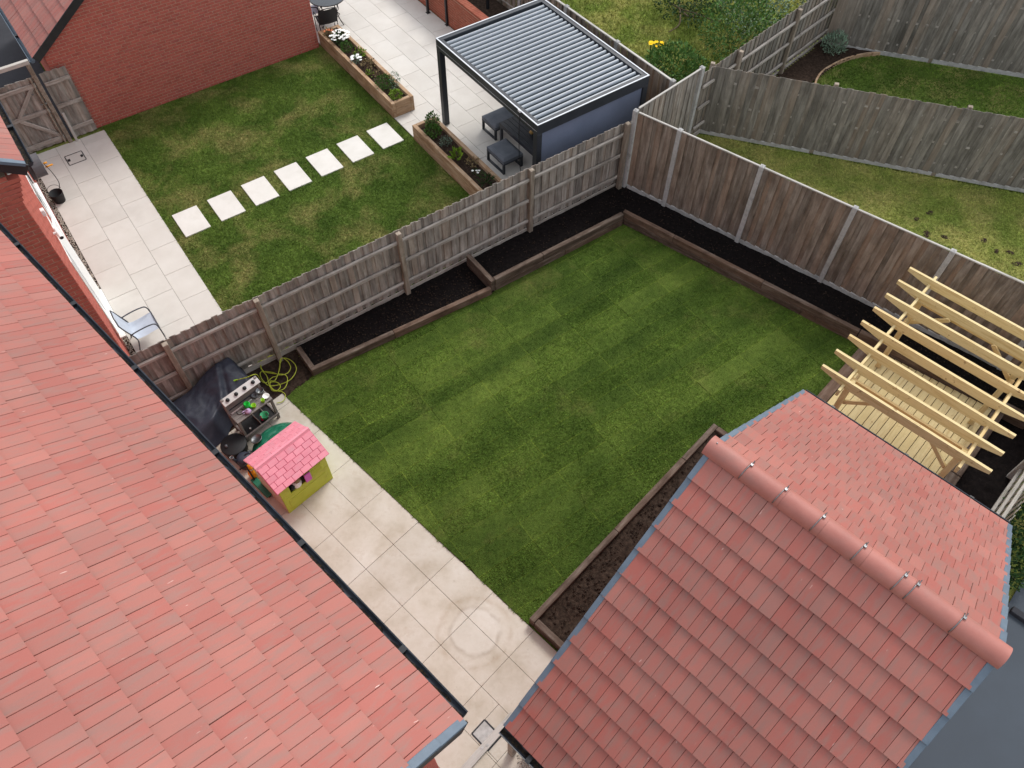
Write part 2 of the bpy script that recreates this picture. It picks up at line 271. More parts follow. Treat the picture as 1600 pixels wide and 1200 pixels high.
# ------------------------------------------------------------------ mesh helpers
class MB:
    def __init__(s): s.v = []; s.f = []
    def add(s, vs, fs):
        o = len(s.v); s.v += [tuple(p) for p in vs]; s.f += [tuple(i + o for i in f) for f in fs]; return s
    def box(s, x0, x1, y0, y1, z0, z1):
        return s.add([(x0, y0, z0), (x1, y0, z0), (x1, y1, z0), (x0, y1, z0), (x0, y0, z1), (x1, y0, z1), (x1, y1, z1), (x0, y1, z1)],
                     [(0, 3, 2, 1), (4, 5, 6, 7), (0, 1, 5, 4), (1, 2, 6, 5), (2, 3, 7, 6), (3, 0, 4, 7)])
    def cbox(s, x0, x1, y0, y1, z0, z1, b=.006):
        """box with chamfered edges"""
        X, Y, Z = (x0, x1), (y0, y1), (z0, z1); vs = []; idx = {}
        for i in (0, 1):
            for j in (0, 1):
                for k in (0, 1):
                    p = (X[i], Y[j], Z[k]); sg = (1 - 2 * i, 1 - 2 * j, 1 - 2 * k)
                    for a in range(3):      # vertex lying on the face normal to axis a
                        q = [p[n] + (sg[n] * b if n != a else 0) for n in range(3)]
                        idx[(i, j, k, a)] = len(vs); vs.append(q)
        I = lambda i, j, k, a: idx[(i, j, k, a)]
        fs = [(I(0,0,0,2), I(0,1,0,2), I(1,1,0,2), I(1,0,0,2)), (I(0,0,1,2), I(1,0,1,2), I(1,1,1,2), I(0,1,1,2)),
              (I(0,0,0,1), I(1,0,0,1), I(1,0,1,1), I(0,0,1,1)), (I(0,1,0,1), I(0,1,1,1), I(1,1,1,1), I(1,1,0,1)),
              (I(0,0,0,0), I(0,0,1,0), I(0,1,1,0), I(0,1,0,0)), (I(1,0,0,0), I(1,1,0,0), I(1,1,1,0), I(1,0,1,0))]
        for j in (0, 1):
            for k in (0, 1):
                q = (I(0,j,k,1), I(1,j,k,1), I(1,j,k,2), I(0,j,k,2)); fs.append(q if j == k else q[::-1])
        for i in (0, 1):
            for k in (0, 1):
                q = (I(i,0,k,2), I(i,1,k,2), I(i,1,k,0), I(i,0,k,0)); fs.append(q if i == k else q[::-1])
        for i in (0, 1):
            for j in (0, 1):
                q = (I(i,j,0,0), I(i,j,1,0), I(i,j,1,1), I(i,j,0,1)); fs.append(q if i == j else q[::-1])
        for i in (0, 1):
            for j in (0, 1):
                for k in (0, 1):
                    q = (I(i,j,k,0), I(i,j,k,1), I(i,j,k,2)); fs.append(q if (i + j + k) % 2 else q[::-1])
        return s.add(vs, fs)
    def prism(s, poly, z0, z1):
        n = len(poly)
        return s.add([(x, y, z0) for x, y in poly] + [(x, y, z1) for x, y in poly],
                     [tuple(range(n))[::-1], tuple(range(n, 2 * n))] + [(i, (i + 1) % n, n + (i + 1) % n, n + i) for i in range(n)])
    def tube(s, path, r, n=8, close=False, caps=True):
        P = [Vector(p) for p in path]; rings = []; m = len(P)
        rr = r if isinstance(r, (list, tuple)) else [r] * m
        for i, p in enumerate(P):
            a = P[(i - 1) % m] if (i or close) else p; b = P[(i + 1) % m] if (i < m - 1 or close) else p
            d = (b - a).normalized(); u = d.cross(Vector((0, 0, 1)))
            if u.length < .05: u = d.cross(Vector((1, 0, 0)))
            u.normalize(); v = d.cross(u)
            rings.append([p + (u * math.cos(2 * math.pi * k / n) + v * math.sin(2 * math.pi * k / n)) * rr[i] for k in range(n)])
        vs = [q for g in rings for q in g]; fs = []
        for i in range(m if close else m - 1):
            j = (i + 1) % m
            for k in range(n): fs.append((i * n + k, i * n + (k + 1) % n, j * n + (k + 1) % n, j * n + k))
        if caps and not close: fs += [tuple(range(n))[::-1], tuple(range((m - 1) * n, m * n))]
        return s.add(vs, fs)
    def lathe(s, prof, n=20, c=(0, 0, 0), sx=1, sy=1):
        vs = [(c[0] + r * math.cos(2 * math.pi * k / n) * sx, c[1] + r * math.sin(2 * math.pi * k / n) * sy, c[2] + z) for r, z in prof for k in range(n)]
        fs = [(i * n + k, i * n + (k + 1) % n, (i + 1) * n + (k + 1) % n, (i + 1) * n + k) for i in range(len(prof) - 1) for k in range(n)]
        return s.add(vs, fs)
    def extr(s, prof, x0, x1, closed=True):
        """profile of (y, z) points swept along x"""
        n = len(prof); vs = [(x0, y, z) for y, z in prof] + [(x1, y, z) for y, z in prof]
        fs = [(i, (i + 1) % n, n + (i + 1) % n, n + i) for i in range(n if closed else n - 1)]
        if closed: fs += [tuple(range(n))[::-1], tuple(range(n, 2 * n))]
        return s.add(vs, fs)
    def mesh(s, name, mat, smooth=False):
        me = bpy.data.meshes.new(name); me.from_pydata(s.v, [], s.f)
        if mat is not None: me.materials.append(MT[mat])
        if smooth: me.polygons.foreach_set('use_smooth', [True] * len(me.polygons))
        me.update(); return me
    def build(s, name, mat, parent=None, smooth=False, **kw): return obj(name, s.mesh(name, mat, smooth), parent, **kw)
def obj(name, me, parent=None, loc=None, rot=None, mx=None, label=None, kind=None):
    o = bpy.data.objects.new(name, me); COL.objects.link(o)
    if parent is not None: o.parent = parent
    if loc is not None: o.location = loc
    if rot is not None: o.rotation_euler = rot
    if mx is not None: o.matrix_local = mx
    if label: o['label'] = label
    if kind: o['kind'] = kind
    return o
def tag(o, label, cat=None, group=None, kind=None):
    o['label'] = label
    if cat: o['category'] = cat
    if group: o['group'] = group
    if kind: o['kind'] = kind
    return o
def thing(name, label, cat, loc=(0, 0, 0), rz=0.0, group=None):
    o = bpy.data.objects.new(name, None); COL.objects.link(o); o.empty_display_size = .2
    o.location = loc; o.rotation_euler = (0, 0, rz); tag(o, label, cat, group); return o
_cache = {}
def beam_mesh(L, w, h, mat, b=.006):
    k = (round(L, 3), round(w, 3), round(h, 3), mat, b)
    if k not in _cache: _cache[k] = MB().cbox(-L / 2, L / 2, -w / 2, w / 2, -h / 2, h / 2, b).mesh('beam', mat)
    return _cache[k]
def beam(name, p0, p1, w, h, mat, parent, b=.006, roll=0.0):
    """straight piece from p0 to p1 (centre line), w across, h high; grain runs along it"""
    p0, p1 = Vector(p0), Vector(p1); d = p1 - p0; L = d.length; x = d.normalized()
    z = Vector((0, 0, 1)) if abs(x.z) < .97 else Vector((0, 1, 0))
    y = z.cross(x).normalized(); z = x.cross(y)
    if roll: y, z = y * math.cos(roll) + z * math.sin(roll), z * math.cos(roll) - y * math.sin(roll)
    m = Matrix((x, y, z)).transposed().to_4x4(); m.translation = (p0 + p1) / 2
    return obj(name, beam_mesh(L, w, h, mat, b), parent, mx=m)
def sheet(name, poly, z, mat, kind='structure', parent=None):
    me = bpy.data.meshes.new(name); me.from_pydata([(p[0], p[1], z) for p in poly], [], [tuple(range(len(poly)))])
    me.materials.append(MT[mat]); o = obj(name, me, parent)
    if kind and parent is None: o['kind'] = kind
    return o
def clip(poly, a, b, c):
    """part of the polygon where a*x + b*y <= c"""
    out = []
    for i, p in enumerate(poly):
        q = poly[(i + 1) % len(poly)]; dp, dq = a * p[0] + b * p[1] - c, a * q[0] + b * q[1] - c
        if dp <= 0: out.append(p)
        if dp * dq < 0: k = dp / (dp - dq); out.append((p[0] + (q[0] - p[0]) * k, p[1] + (q[1] - p[1]) * k))
    return out
def area(p): return .5 * sum(p[i][0] * p[(i + 1) % len(p)][1] - p[(i + 1) % len(p)][0] * p[i][1] for i in range(len(p)))
def inside(poly, x, y):
    r = False
    for i in range(len(poly)):
        (x0, y0), (x1, y1) = poly[i], poly[i - 1]
        if (y0 > y) != (y1 > y) and x < (x1 - x0) * (y - y0) / (y1 - y0) + x0: r = not r
    return r
def rough_ground(name, poly, z, mat, step=.05, amp=.02, seed=0, parent=None, sc_=5, edge=0.0):
    """earth: a grid inside the polygon (local or world coords) lifted by noise"""
    xs = [p[0] for p in poly]; ys = [p[1] for p in poly]; mb = MB(); idx = {}
    nx = int((max(xs) - min(xs)) / step) + 2; ny = int((max(ys) - min(ys)) / step) + 2
    def vert(i, j):
        if (i, j) not in idx:
            x, y = min(xs) + i * step, min(ys) + j * step
            h = mnoise.fractal(Vector((x * sc_, y * sc_, seed)), 1.0, 2.0, 4) * amp + mnoise.noise(Vector((x * 1.3, y * 1.3, seed + 9))) * amp * .8
            idx[(i, j)] = len(mb.v); mb.v.append((x, y, z + h))
        return idx[(i, j)]
    for i in range(nx):
        for j in range(ny):
            if inside(poly, min(xs) + (i + .5) * step, min(ys) + (j + .5) * step):
                mb.f.append((vert(i, j), vert(i + 1, j), vert(i + 1, j + 1), vert(i, j + 1)))
    return mb.build(name, mat, parent, smooth=True)
CAMP = Vector((0, 0, HC))
def seen(p):
    """in the photograph's frame (with a margin), and how far from the lens: ranks the pieces that show largest"""
    d = p - CAMP; zz = d.dot(fw)
    if zz <= 0: return None
    if abs(d.dot(rt) / zz) > .70 or abs(d.dot(up) / zz) > .54: return None
    return d.length
def pieces(parent, name, items, mat, limit=300):
    """items: (mesh builder or cached mesh, matrix). The nearest in view are parts, the rest one joined part"""
    base = parent.matrix_world if False else None
    rank = []
    for k, (me, m, wp) in enumerate(items):
        d = seen(wp); rank.append((d if d is not None else 1e6 + k, k))
    rank.sort(); rest = MB()
    for n, (d, k) in enumerate(rank):
        me, m, wp = items[k]
        if n < limit and d < 1e6: obj(name, me, parent, mx=m)
        else:
            o = len(rest.v); rest.v += [tuple(m @ v.co) for v in me.vertices]
            rest.f += [tuple(i + o for i in p.vertices) for p in me.polygons]
    if rest.v: rest.build(name + '_field', mat, parent, kind='stuff')
def grass(name, poly, z, mat, density, h, label, r=.006, seed=1):
    """blades scattered over a polygon by geometry nodes"""
    polys = poly if isinstance(poly[0][0], (tuple, list)) else [poly]; mb = MB()
    for q in polys: mb.add([(p[0], p[1], z) for p in q], [tuple(range(len(q)))])
    o = mb.build(name, mat); tag(o, label, 'grass', kind='stuff')
    g = bpy.data.node_groups.new(name, 'GeometryNodeTree')
    g.interface.new_socket('Geometry', in_out='INPUT', socket_type='NodeSocketGeometry')
    g.interface.new_socket('Geometry', in_out='OUTPUT', socket_type='NodeSocketGeometry')
    gi = g.nodes.new('NodeGroupInput'); go = g.nodes.new('NodeGroupOutput')
    tri = g.nodes.new('GeometryNodeTriangulate')
    dp = g.nodes.new('GeometryNodeDistributePointsOnFaces'); dp.inputs['Density'].default_value = density; dp.inputs['Seed'].default_value = seed
    co = g.nodes.new('GeometryNodeMeshCone'); co.fill_type = 'NONE'
    co.inputs['Vertices'].default_value = 3; co.inputs['Radius Bottom'].default_value = r; co.inputs['Radius Top'].default_value = .0006; co.inputs['Depth'].default_value = h
    sm = g.nodes.new('GeometryNodeSetMaterial'); sm.inputs['Material'].default_value = MT[mat]
    ip = g.nodes.new('GeometryNodeInstanceOnPoints')
    rr = g.nodes.new('FunctionNodeRandomValue'); rr.data_type = 'FLOAT_VECTOR'
    rr.inputs[0].default_value = (-1.15, -1.15, 0); rr.inputs[1].default_value = (1.15, 1.15, 6.28)
    rs = g.nodes.new('FunctionNodeRandomValue'); rs.data_type = 'FLOAT'
    rs.inputs[2].default_value = .55; rs.inputs[3].default_value = 1.25; rs.inputs['Seed'].default_value = 5
    L = g.links.new
    L(gi.outputs[0], tri.inputs[0]); L(tri.outputs[0], dp.inputs[0]); L(dp.outputs['Points'], ip.inputs['Points'])
    L(co.outputs['Mesh'], sm.inputs['Geometry']); L(sm.outputs[0], ip.inputs['Instance'])
    L(rr.outputs[0], ip.inputs['Rotation']); L(rs.outputs[1], ip.inputs['Scale']); L(ip.outputs[0], go.inputs[0])
    md = o.modifiers.new('grass', 'NODES'); md.node_group = g
    return o

# =================================================================== GROUND AND PAVING
g0 = MB().add([(-250, -250, -.06), (250, -250, -.06), (250, 250, -.06), (-250, 250, -.06)], [(0, 1, 2, 3)]).build('ground', 'lawn_f'); g0['kind'] = 'structure'
XY = lambda L: [(p.x, p.y) for p in L]
# --- our lawn: rolls of turf
LAWN = XY([fM(3.05, 2.45), fM(3.05, 8.84), fN(1.97, 9.40), fN(6.08, 9.14), fN(6.12, 9.17), fN(9.73, 9.13), fM(11.86, 1.60), fM(11.7, 1.42), fM(8.16, 1.42), fM(8.16, 2.45)][::-1])
lawn = sheet('lawn', LAWN, -.004, 'soil_br')
def rotN(p, s=1):   # world -> n frame
    return (p[0] * math.cos(YN) + p[1] * math.sin(YN), -p[0] * math.sin(YN) + p[1] * math.cos(YN))
LN = [rotN(p) for p in LAWN]
row0, row1 = int(math.floor(min(p[1] for p in LN) / TURF_W)), int(math.ceil(max(p[1] for p in LN) / TURF_W))
for j in range(row0, row1):
    st = clip(clip(LN, 0, 1, (j + 1) * TURF_W - .003), 0, -1, -(j * TURF_W + .003))
    if len(st) < 3: continue
    off = TURF_L * .5 if j % 2 else 0.0
    for i in range(-4, 9):
        x0, x1 = i * TURF_L + off + .004, (i + 1) * TURF_L + off - .004
        pc = clip(clip(st, 1, 0, x1), -1, 0, -x0)
        if len(pc) < 3 or abs(area(pc)) < .01: continue
        wp = [fN(*q) for q in pc]; h = .012 + uni(-.006, .008)
        MB().prism([(q.x, q.y) for q in wp], -.002, h).build('turf_roll', 'turf', lawn)
ragged = []
for i, p in enumerate(LAWN):      # uneven edge: the grass creeps over the paving and back
    q = LAWN[(i + 1) % len(LAWN)]; d = Vector((q[0] - p[0], q[1] - p[1])); n = max(1, int(d.length / .07)); nr = Vector((d.y, -d.x)).normalized()
    for k in range(n):
        o_ = uni(-.018, .03) if k else 0; ragged.append((p[0] + d.x * k / n + nr.x * o_, p[1] + d.y * k / n + nr.y * o_))
grass('lawn_grass', ragged, .008, 'turf_b', 4200, .030, 'short mown green grass of the freshly turfed lawn', .0062, 3)
# --- our patio: grid of square-set slabs, 0.61 x 0.91
patio = sheet('patio', XY([fM(-.1, -2.6), fM(3.03, -2.6), fM(3.03, 8.98), fM(-.1, 8.98)]), -.012, 'joint')
gx = [-.1, .025, .635, 1.245, 1.855, 2.465, 3.05]; gy = [5.98 + .91 * k for k in range(-9, 4)] + [8.98]
smesh = {}
def slab(parent, f, rz, x0, x1, y0, y1, mat, gap=.005, z=0.0, name='paving_slab', tilt=.0012):
    a, b = x1 - x0 - gap, y1 - y0 - gap; k = (round(a, 3), round(b, 3), mat)
    if k not in smesh: smesh[k] = MB().cbox(-a / 2, a / 2, -b / 2, b / 2, -.03, 0, .003).mesh('slab', mat)
    p = f((x0 + x1) / 2, (y0 + y1) / 2, z + uni(-.0015, .0015))
    return obj(name, smesh[k], parent, loc=p, rot=(uni(-tilt, tilt), uni(-tilt, tilt), rz))
for i in range(len(gx) - 1):
    for j in range(len(gy) - 1):
        if gx[i] > 1.2 and gx[i + 1] < 1.9 and gy[j] < 2.3 and gy[j + 1] > 2.0:
            slab(patio, fM, YM, gx[i], gx[i + 1], 1.97, gy[j + 1], 'slab_m'); slab(patio, fM, YM, 1.56, 1.855, gy[j], 1.97, 'slab_m'); slab(patio, fM, YM, 1.245, 1.275, gy[j], 1.97, 'slab_m')
            slab(patio, fM, YM, 1.275, 1.56, gy[j], 1.625, 'slab_m'); continue
        if gy[j + 1] - gy[j] > .05: slab(patio, fM, YM, gx[i], gx[i + 1], gy[j], gy[j + 1], 'slab_m')
# corner of bare soil by the hose
rough_ground('soil_corner', XY([fM(-.3, 8.95), fM(3.1, 8.85), fN(2.0, 9.45), fN(2.0, 10.33), fN(-1.6, 10.33)]), -.02, 'soil_br', .06, .02, 4)['kind'] = 'structure'
# --- next door: lawn, stepping stones, side path, upper patio
LAWN_N = XY([fN(1.20, 10.3), fN(7.42, 10.3), fN(7.42, 19.56), fN(1.20, 19.56)])
nl = sheet('neighbour_lawn', LAWN_N, -.01, 'lawn_n')
def rectN(x0, x1, y0, y1): return XY([fN(x0, y0), fN(x1, y0), fN(x1, y1), fN(x0, y1)])
GN_ = [rectN(1.2, 7.42, 10.3, 14.45), rectN(1.2, 7.42, 15.65, 19.56), rectN(1.2, 1.40, 14.45, 15.65)]
for k in range(7):
    x = 1.415 + k * .8633; y = 14.52 + k * .02
    GN_ += [rectN(x - .01, x + .605, 14.45, y + .012), rectN(x - .01, x + .605, y + .85, 15.65), rectN(x + .585, min(x + .873, 7.42), 14.45, 15.65)]
grass('neighbour_lawn_grass', GN_, -.008, 'lawn_nb', 2600, .045, 'patchy mown grass of the lawn with stepping stones', .0065, 5)
stones = sheet('stepping_path', XY([fN(1.3, 14.50), fN(7.25, 14.62), fN(7.25, 15.55), fN(1.3, 15.4)]), -.009, 'lawn_n')
for k in range(7):
    t = k / 6.0; x = 1.415 + t * 5.18; y = 14.52 + t * .12
    a, b = .595, .86
    MB().cbox(-a / 2, a / 2, -b / 2, b / 2, -.03, .022, .004).build('stepping_stone', 'stone_w', stones, loc=fN(x + a / 2, y + b / 2), rot=(0, 0, YN))
def patio_n(name, x0, x1, y0, y1, cols, phase):
    s = sheet(name, XY([fN(x0, y0), fN(x1, y0), fN(x1, y1), fN(x0, y1)]), -.012, 'joint')
    for i in range(len(cols) - 1):
        y = y0 - (phase + (i % 2) * .45) % .9
        while y < y1:
            a, b = max(y, y0), min(y + .9, y1)
            if b - a > .06: slab(s, fN, YN, cols[i], cols[i + 1], a, b, 'slab_n')
            y += .9
    return s
patio_n('side_path', -.66, 1.20, 10.36, 19.4, [-.66, -.03, .585, 1.20], .28)
patio_n('upper_patio', 7.46, 10.95, 10.36, 24.0, [7.46, 7.93, 8.535, 9.14, 9.745, 10.35, 10.95], .55)
# gravel margin along next door's wall
def stones_mesh(n, place, rmin, rmax):
    mb = MB()
    for _ in range(n):
        x, y, z = place(); r = uni(rmin, rmax); a = uni(0, 6.28)
        vs = [(1, 0, 0), (-1, 0, 0), (0, 1, 0), (0, -1, 0), (0, 0, .7), (0, 0, -.7)]
        vs = [(x + r * (p[0] * math.cos(a) - p[1] * math.sin(a)) * uni(.7, 1.2), y + r * (p[0] * math.sin(a) + p[1] * math.cos(a)) * uni(.7, 1.2), z + r * p[2]) for p in vs]
        mb.add(vs, [(0, 2, 4), (2, 1, 4), (1, 3, 4), (3, 0, 4), (2, 0, 5), (1, 2, 5), (3, 1, 5), (0, 3, 5)])
    return mb
gm = sheet('gravel_margin', XY([fN(-.78, 11.0), fN(-.66, 11.0), fN(-.66, 19.3), fN(-.78, 19.3)]), -.02, 'soil_br')
def pl():
    p = fN(uni(-.77, -.67), uni(11.0, 18.8)); return p.x, p.y, uni(-.012, .004)
tag(stones_mesh(1700, pl, .010, .022).build('margin_gravel', 'gravel'), 'pale gravel strip between the brick wall and the white path', 'gravel', kind='stuff')
def pl2():
    p = fM(uni(1.45, 2.05), uni(.35, 1.28)); return p.x, p.y, uni(.006, .016)
tag(stones_mesh(900, pl2, .010, .022).build('corner_gravel', 'gravel'), 'loose grey gravel by the gate post under the garage eave', 'gravel', kind='stuff')
# roads and drives
sheet('driveway', XY([fM(-12, -30), fM(40, -30), fM(40, -3.0), fM(8.65, -3.0), fM(8.65, -2.25), fM(3.06, -2.25), fM(3.06, -2.7), fM(-12, -2.7)]), -.02, 'tarmac')
kb = MB().cbox(8.60, 8.72, -7, -3.06, -.05, .07, .01).build('kerb', 'tarmac_dark'); kb.rotation_euler = (0, 0, YM); kb['kind'] = 'structure'
sheet('upper_driveway', XY([fN(-14, 19.6), fN(.72, 19.6), fN(.72, 40), fN(-14, 40)]), -.015, 'tarmac_dark')
# lawns beyond the fences
LAWN_R = XY([fM(12.3, 7.85), Vector((9.4, 9.3, 0)), Vector((13.5, 6.2, 0)), Vector((15.5, 13.4, 0)), fM(15.2, 7.85)])
sheet('back_lawn', LAWN_R, -.02, 'lawn_f'); grass('back_lawn_grass', LAWN_R, -.015, 'lawn_fb', 1500, .05, 'dry patchy grass between the two long fences', .007, 8)
LAWN_T = XY([fM(15.2, 7.85), Vector((15.5, 13.3, 0)), Vector((17.5, 18.0, 0)), fM(21.2, 7.6)])
sheet('far_lawn', LAWN_T, -.02, 'lawn_n'); grass('far_lawn_grass', LAWN_T, -.015, 'turf_b', 1100, .05, 'dark green lawn inside the furthest fence', .008, 9)
LAWN_G = XY([fN(12.1, 10.5), fM(14.7, 8.0), fM(26, 8.0), fM(26, 22), fN(12.1, 30)])
sheet('wild_garden', LAWN_G, -.025, 'lawn_f'); grass('wild_garden_grass', LAWN_G, -.02, 'lawn_fb', 700, .11, 'long uneven grass of the overgrown garden behind the metal pergola', .011, 11)

# =================================================================== RAISED BEDS
def bed(name, label, runs, soil, zs, matsoil, amp=.02):
    """runs: (list of frame points, height, courses, course thickness)"""
    t = thing(name, label, 'raised bed', group='raised beds of dark sleepers')
    for p0, p1, h, n, cut in runs:
        d = (p1 - p0); L = d.length; u = d.normalized(); ch = h / n
        for k in range(n):
            cuts = [0] + [c * L for c in (cut if k == n - 1 else [min(.93, c + .17) for c in cut])] + [L]
            for a, b in zip(cuts[:-1], cuts[1:]):
                zc = ch * (k + .5) - .01
                o = beam('sleeper', p0 + u * (a + .003) + Vector((0, 0, zc)), p0 + u * (b - .003) + Vector((0, 0, zc)), .105 + uni(-.004, .004), ch - .004, 'sleeper', t, .009)
                o.rotation_euler.rotate_axis('X', uni(-.012, .012)); o.location.z += uni(-.004, .004)
    rough_ground('soil', soil, zs, matsoil, .045, amp, random.random() * 20, t)
    return t
hw = .052
F2A0 = Vector((2.66, 14.36, 0))
bed('raised_bed', 'low sleeper bed of black soil along the fence beside the hose',
    [(fN(2.03, 10.10), fN(2.03, 9.41), .20, 1, []), (fN(1.98, 9.40 + hw), fN(6.07, 9.13 + hw), .20, 1, [.44])],
    XY([fN(2.05, 10.33), fN(2.05, 9.42), fN(6.13, 9.15), fN(6.13, 10.33)]), .05, 'soil')
crn = fN(9.73, 9.13 + hw)
endR = fM(13.0, -2.0); pR = fM(11.90, 1.60); dirR = (fM(11.90, 1.60) - fN(9.78, 9.13)).normalized(); endR = pR + dirR * 3.4
bed('raised_bed', 'taller L shaped sleeper bed of black soil wrapping the fence corner',
    [(fN(6.13, 10.12), fN(6.13, 9.17), .36, 2, []), (fN(6.19, 9.17 + hw), fN(9.70, 9.13 + hw), .36, 2, [.36]),
     (fN(9.78, 9.13 + .1), pR, .36, 2, [.235, .62]), (pR + dirR * .01, endR, .36, 2, [.5])],
    XY([fN(6.12, 10.33), fN(6.12, 9.2), fN(9.76, 9.16), pR, endR, F2A0 + Vector((.03, .04, 0)) + Vector((math.cos(R(-37.0)), math.sin(R(-37.0)), 0)) * 12.3, F2A0 + Vector((.03, .04, 0)), fN(10.62, 10.33)]), .06, 'soil')
bed('raised_bed', 'narrow sleeper bed of brown soil against the garage gable',
    [(fM(3.13, 1.38), fM(3.13, 2.37), .22, 1, []), (fM(3.08, 2.43), fM(8.15, 2.43), .22, 1, [.42, .8]), (fM(8.10, 2.375), fM(8.10, 1.42), .22, 1, [])],
    XY([fM(3.16, 1.3), fM(8.06, 1.3), fM(8.06, 2.4), fM(3.16, 2.4)]), .12, 'soil_br', .035)

def crumbs(label, poly, z, n, mat, lo, hi):
    xs = [p[0] for p in poly]; ys = [p[1] for p in poly]
    def pc():
        while True:
            x, y = uni(min(xs), max(xs)), uni(min(ys), max(ys))
            if inside(poly, x, y): return x, y, z + uni(-.01, .012)
    tag(stones_mesh(n, pc, lo, hi).build('soil_clods', mat), label, 'soil', kind='stuff')
crumbs('clods and crumbs on the low bed by the hose', XY([fN(2.15, 10.1), fN(2.15, 9.55), fN(6.0, 9.3), fN(6.0, 10.1)]), .055, 700, 'soil_br', .006, .022)
crumbs('clods and crumbs on the corner bed', XY([fN(6.3, 10.1), fN(6.3, 9.35), fN(9.8, 9.3), pR, endR, F2A0 + Vector((8.0, -6.1, 0)), F2A0 + Vector((-.05, -.1, 0))]), .065, 1500, 'soil_br', .006, .022)
crumbs('clods on the narrow bed by the garage', XY([fM(3.3, 1.5), fM(8.0, 1.5), fM(8.0, 2.33), fM(3.3, 2.33)]), .13, 900, 'soil_br', .008, .032)

# =================================================================== FENCES
def boards(t, x0, x1, y, h0, h1, mat, bw=.1, side=1, th=.014, name='board', cap_j=.008):
    n = int(round((x1 - x0) / bw)); bw = (x1 - x0) / n; ms = []
    for q in range(5):
        hh = h1 - h0 + uni(-cap_j, cap_j); m = MB()
        # feather-edge board: thick on one side, thin on the other
        a, b = -bw / 2 - .010, bw / 2 + .010
        m.add([(a, 0, 0), (b, 0, 0), (b, .005, 0), (a, th, 0), (a, 0, hh), (b, 0, hh), (b, .005, hh), (a, th, hh)],
              [(0, 3, 2, 1), (4, 5, 6, 7), (0, 1, 5, 4), (1, 2, 6, 5), (2, 3, 7, 6), (3, 0, 4, 7)])
        ms.append(m.mesh('board', mat))
    for i in range(n):
        obj(name, random.choice(ms), t, loc=(x0 + (i + .5) * bw, y + uni(-.002, .002) + (.021 if i % 2 else 0), h0), rot=(uni(-.004, .004), uni(-.005, .005), -.03 + (math.pi if side < 0 else 0) + uni(-.015, .015)))
def timber_fence(label, A, B, h, rails, rail_side, posts, mat, grp, bw=.1, gravel=.13, post_h=None, gmat='rail', z0=0.0, prail='rail', ppost='postw'):
    """posts and rails on one side, overlapping feather-edge boards on the other"""
    A, B = Vector((A[0], A[1], z0)), Vector((B[0], B[1], z0)); d = B - A; L = d.length
    t = thing('timber_fence', label, 'fence', A, math.atan2(d.y, d.x), grp)
    ys = rail_side
    boards(t, 0, L, -ys * .022, gravel + .005, h, mat, bw, -ys)
    if gravel: 
        xs = [0] + [p for p in posts if 0 < p < L] + [L]
        for a, b in zip(xs[:-1], xs[1:]):
            if b - a > .2: beam('gravel_board', (a + .05, -ys * .012, gravel / 2), (b - .05, -ys * .012, gravel / 2), .028, gravel, gmat, t)
    for p in posts:
        o = MB().cbox(-.05, .05, -.05, .05, -.05, (post_h or h), .008).build('post', ppost, t, loc=(p, ys * .045, 0)); o.rotation_euler = (uni(-.006, .006), uni(-.008, .008), 0)
    xs = sorted([0] + [p for p in posts if .05 < p < L - .05] + [L])
    for a, b in zip(xs[:-1], xs[1:]):
        if b - a < .25: continue
        for z in rails:
            beam('rail', (a + .04, ys * .018, z + uni(-.01, .01)), (b - .04, ys * .018, z + uni(-.01, .01)), .055, .075, prail, t, .012, roll=.0)
    return t
def concrete_fence(label, A, B, h, posts, mat, grp, bw=.115, face=1, gravel=.2, cap='cap', rails=(), pw=.1, cap_w=.045):
    A, B = Vector((A[0], A[1], 0)), Vector((B[0], B[1], 0)); d = B - A; L = d.length
    t = thing('concrete_post_fence', label, 'fence', A, math.atan2(d.y, d.x), grp)
    for p in posts:
        m = MB().cbox(-pw / 2, pw / 2, -.055, .055, -.05, h + .02, .008); m.add([(-pw/2+.01, -.045, h + .021), (pw/2-.01, -.045, h + .021), (pw/2-.01, .045, h + .021), (-pw/2+.01, .045, h + .021), (0, 0, h + .05)], [(0, 1, 4), (1, 2, 4), (2, 3, 4), (3, 0, 4)])
        m.build('concrete_post', 'concrete', t, loc=(p, 0, 0))
    xs = sorted(set([0] + list(posts) + [L]))
    for a, b in zip(xs[:-1], xs[1:]):
        if b - a < .25: continue
        a += pw / 2; b -= pw / 2
        boards(t, a, b, .006 * face, gravel, h - .03, mat, bw, face, .016)
        MB().cbox(a, b, -.022, .022, 0, gravel, .006).build('gravel_board', 'concrete', t)
        beam('capping', (a, 0, h - .012), (b, 0, h - .012), cap_w, .03, cap, t)
        for z in rails: beam('rail', (a, face * .03, z), (b, face * .03, z), .03, .05, 'rail', t)
    return t
GF = 'garden fences'
# between the two gardens: posts and rails towards our side
a0 = fN(-1.25, 10.22); 
timber_fence('long grey fence with rails and posts between turf lawn and stepping stone garden', a0, fN(10.46, 10.22), 1.78, (1.52, .95, .36), -1, [1.25 - .1, 1.25 + 1.63, 1.25 + 4.62, 1.25 + 7.84, 1.25 + 10.38 + .25], 'fence', GF, .098)
# right side of our garden: concrete posts, smooth board face towards us
F2A = Vector((2.66, 14.36, 0)); F2d = Vector((math.cos(R(-37.0)), math.sin(R(-37.0)), 0)); F2B = F2A + F2d * 12.5
concrete_fence('brown board fence with concrete posts behind the right hand soil bed', F2A, F2B, 2.13, [-.03, 1.07, 2.98, 4.97, 6.88, 8.8, 10.7, 12.5], 'fence_dark', GF, .118, -1, .16, rails=())
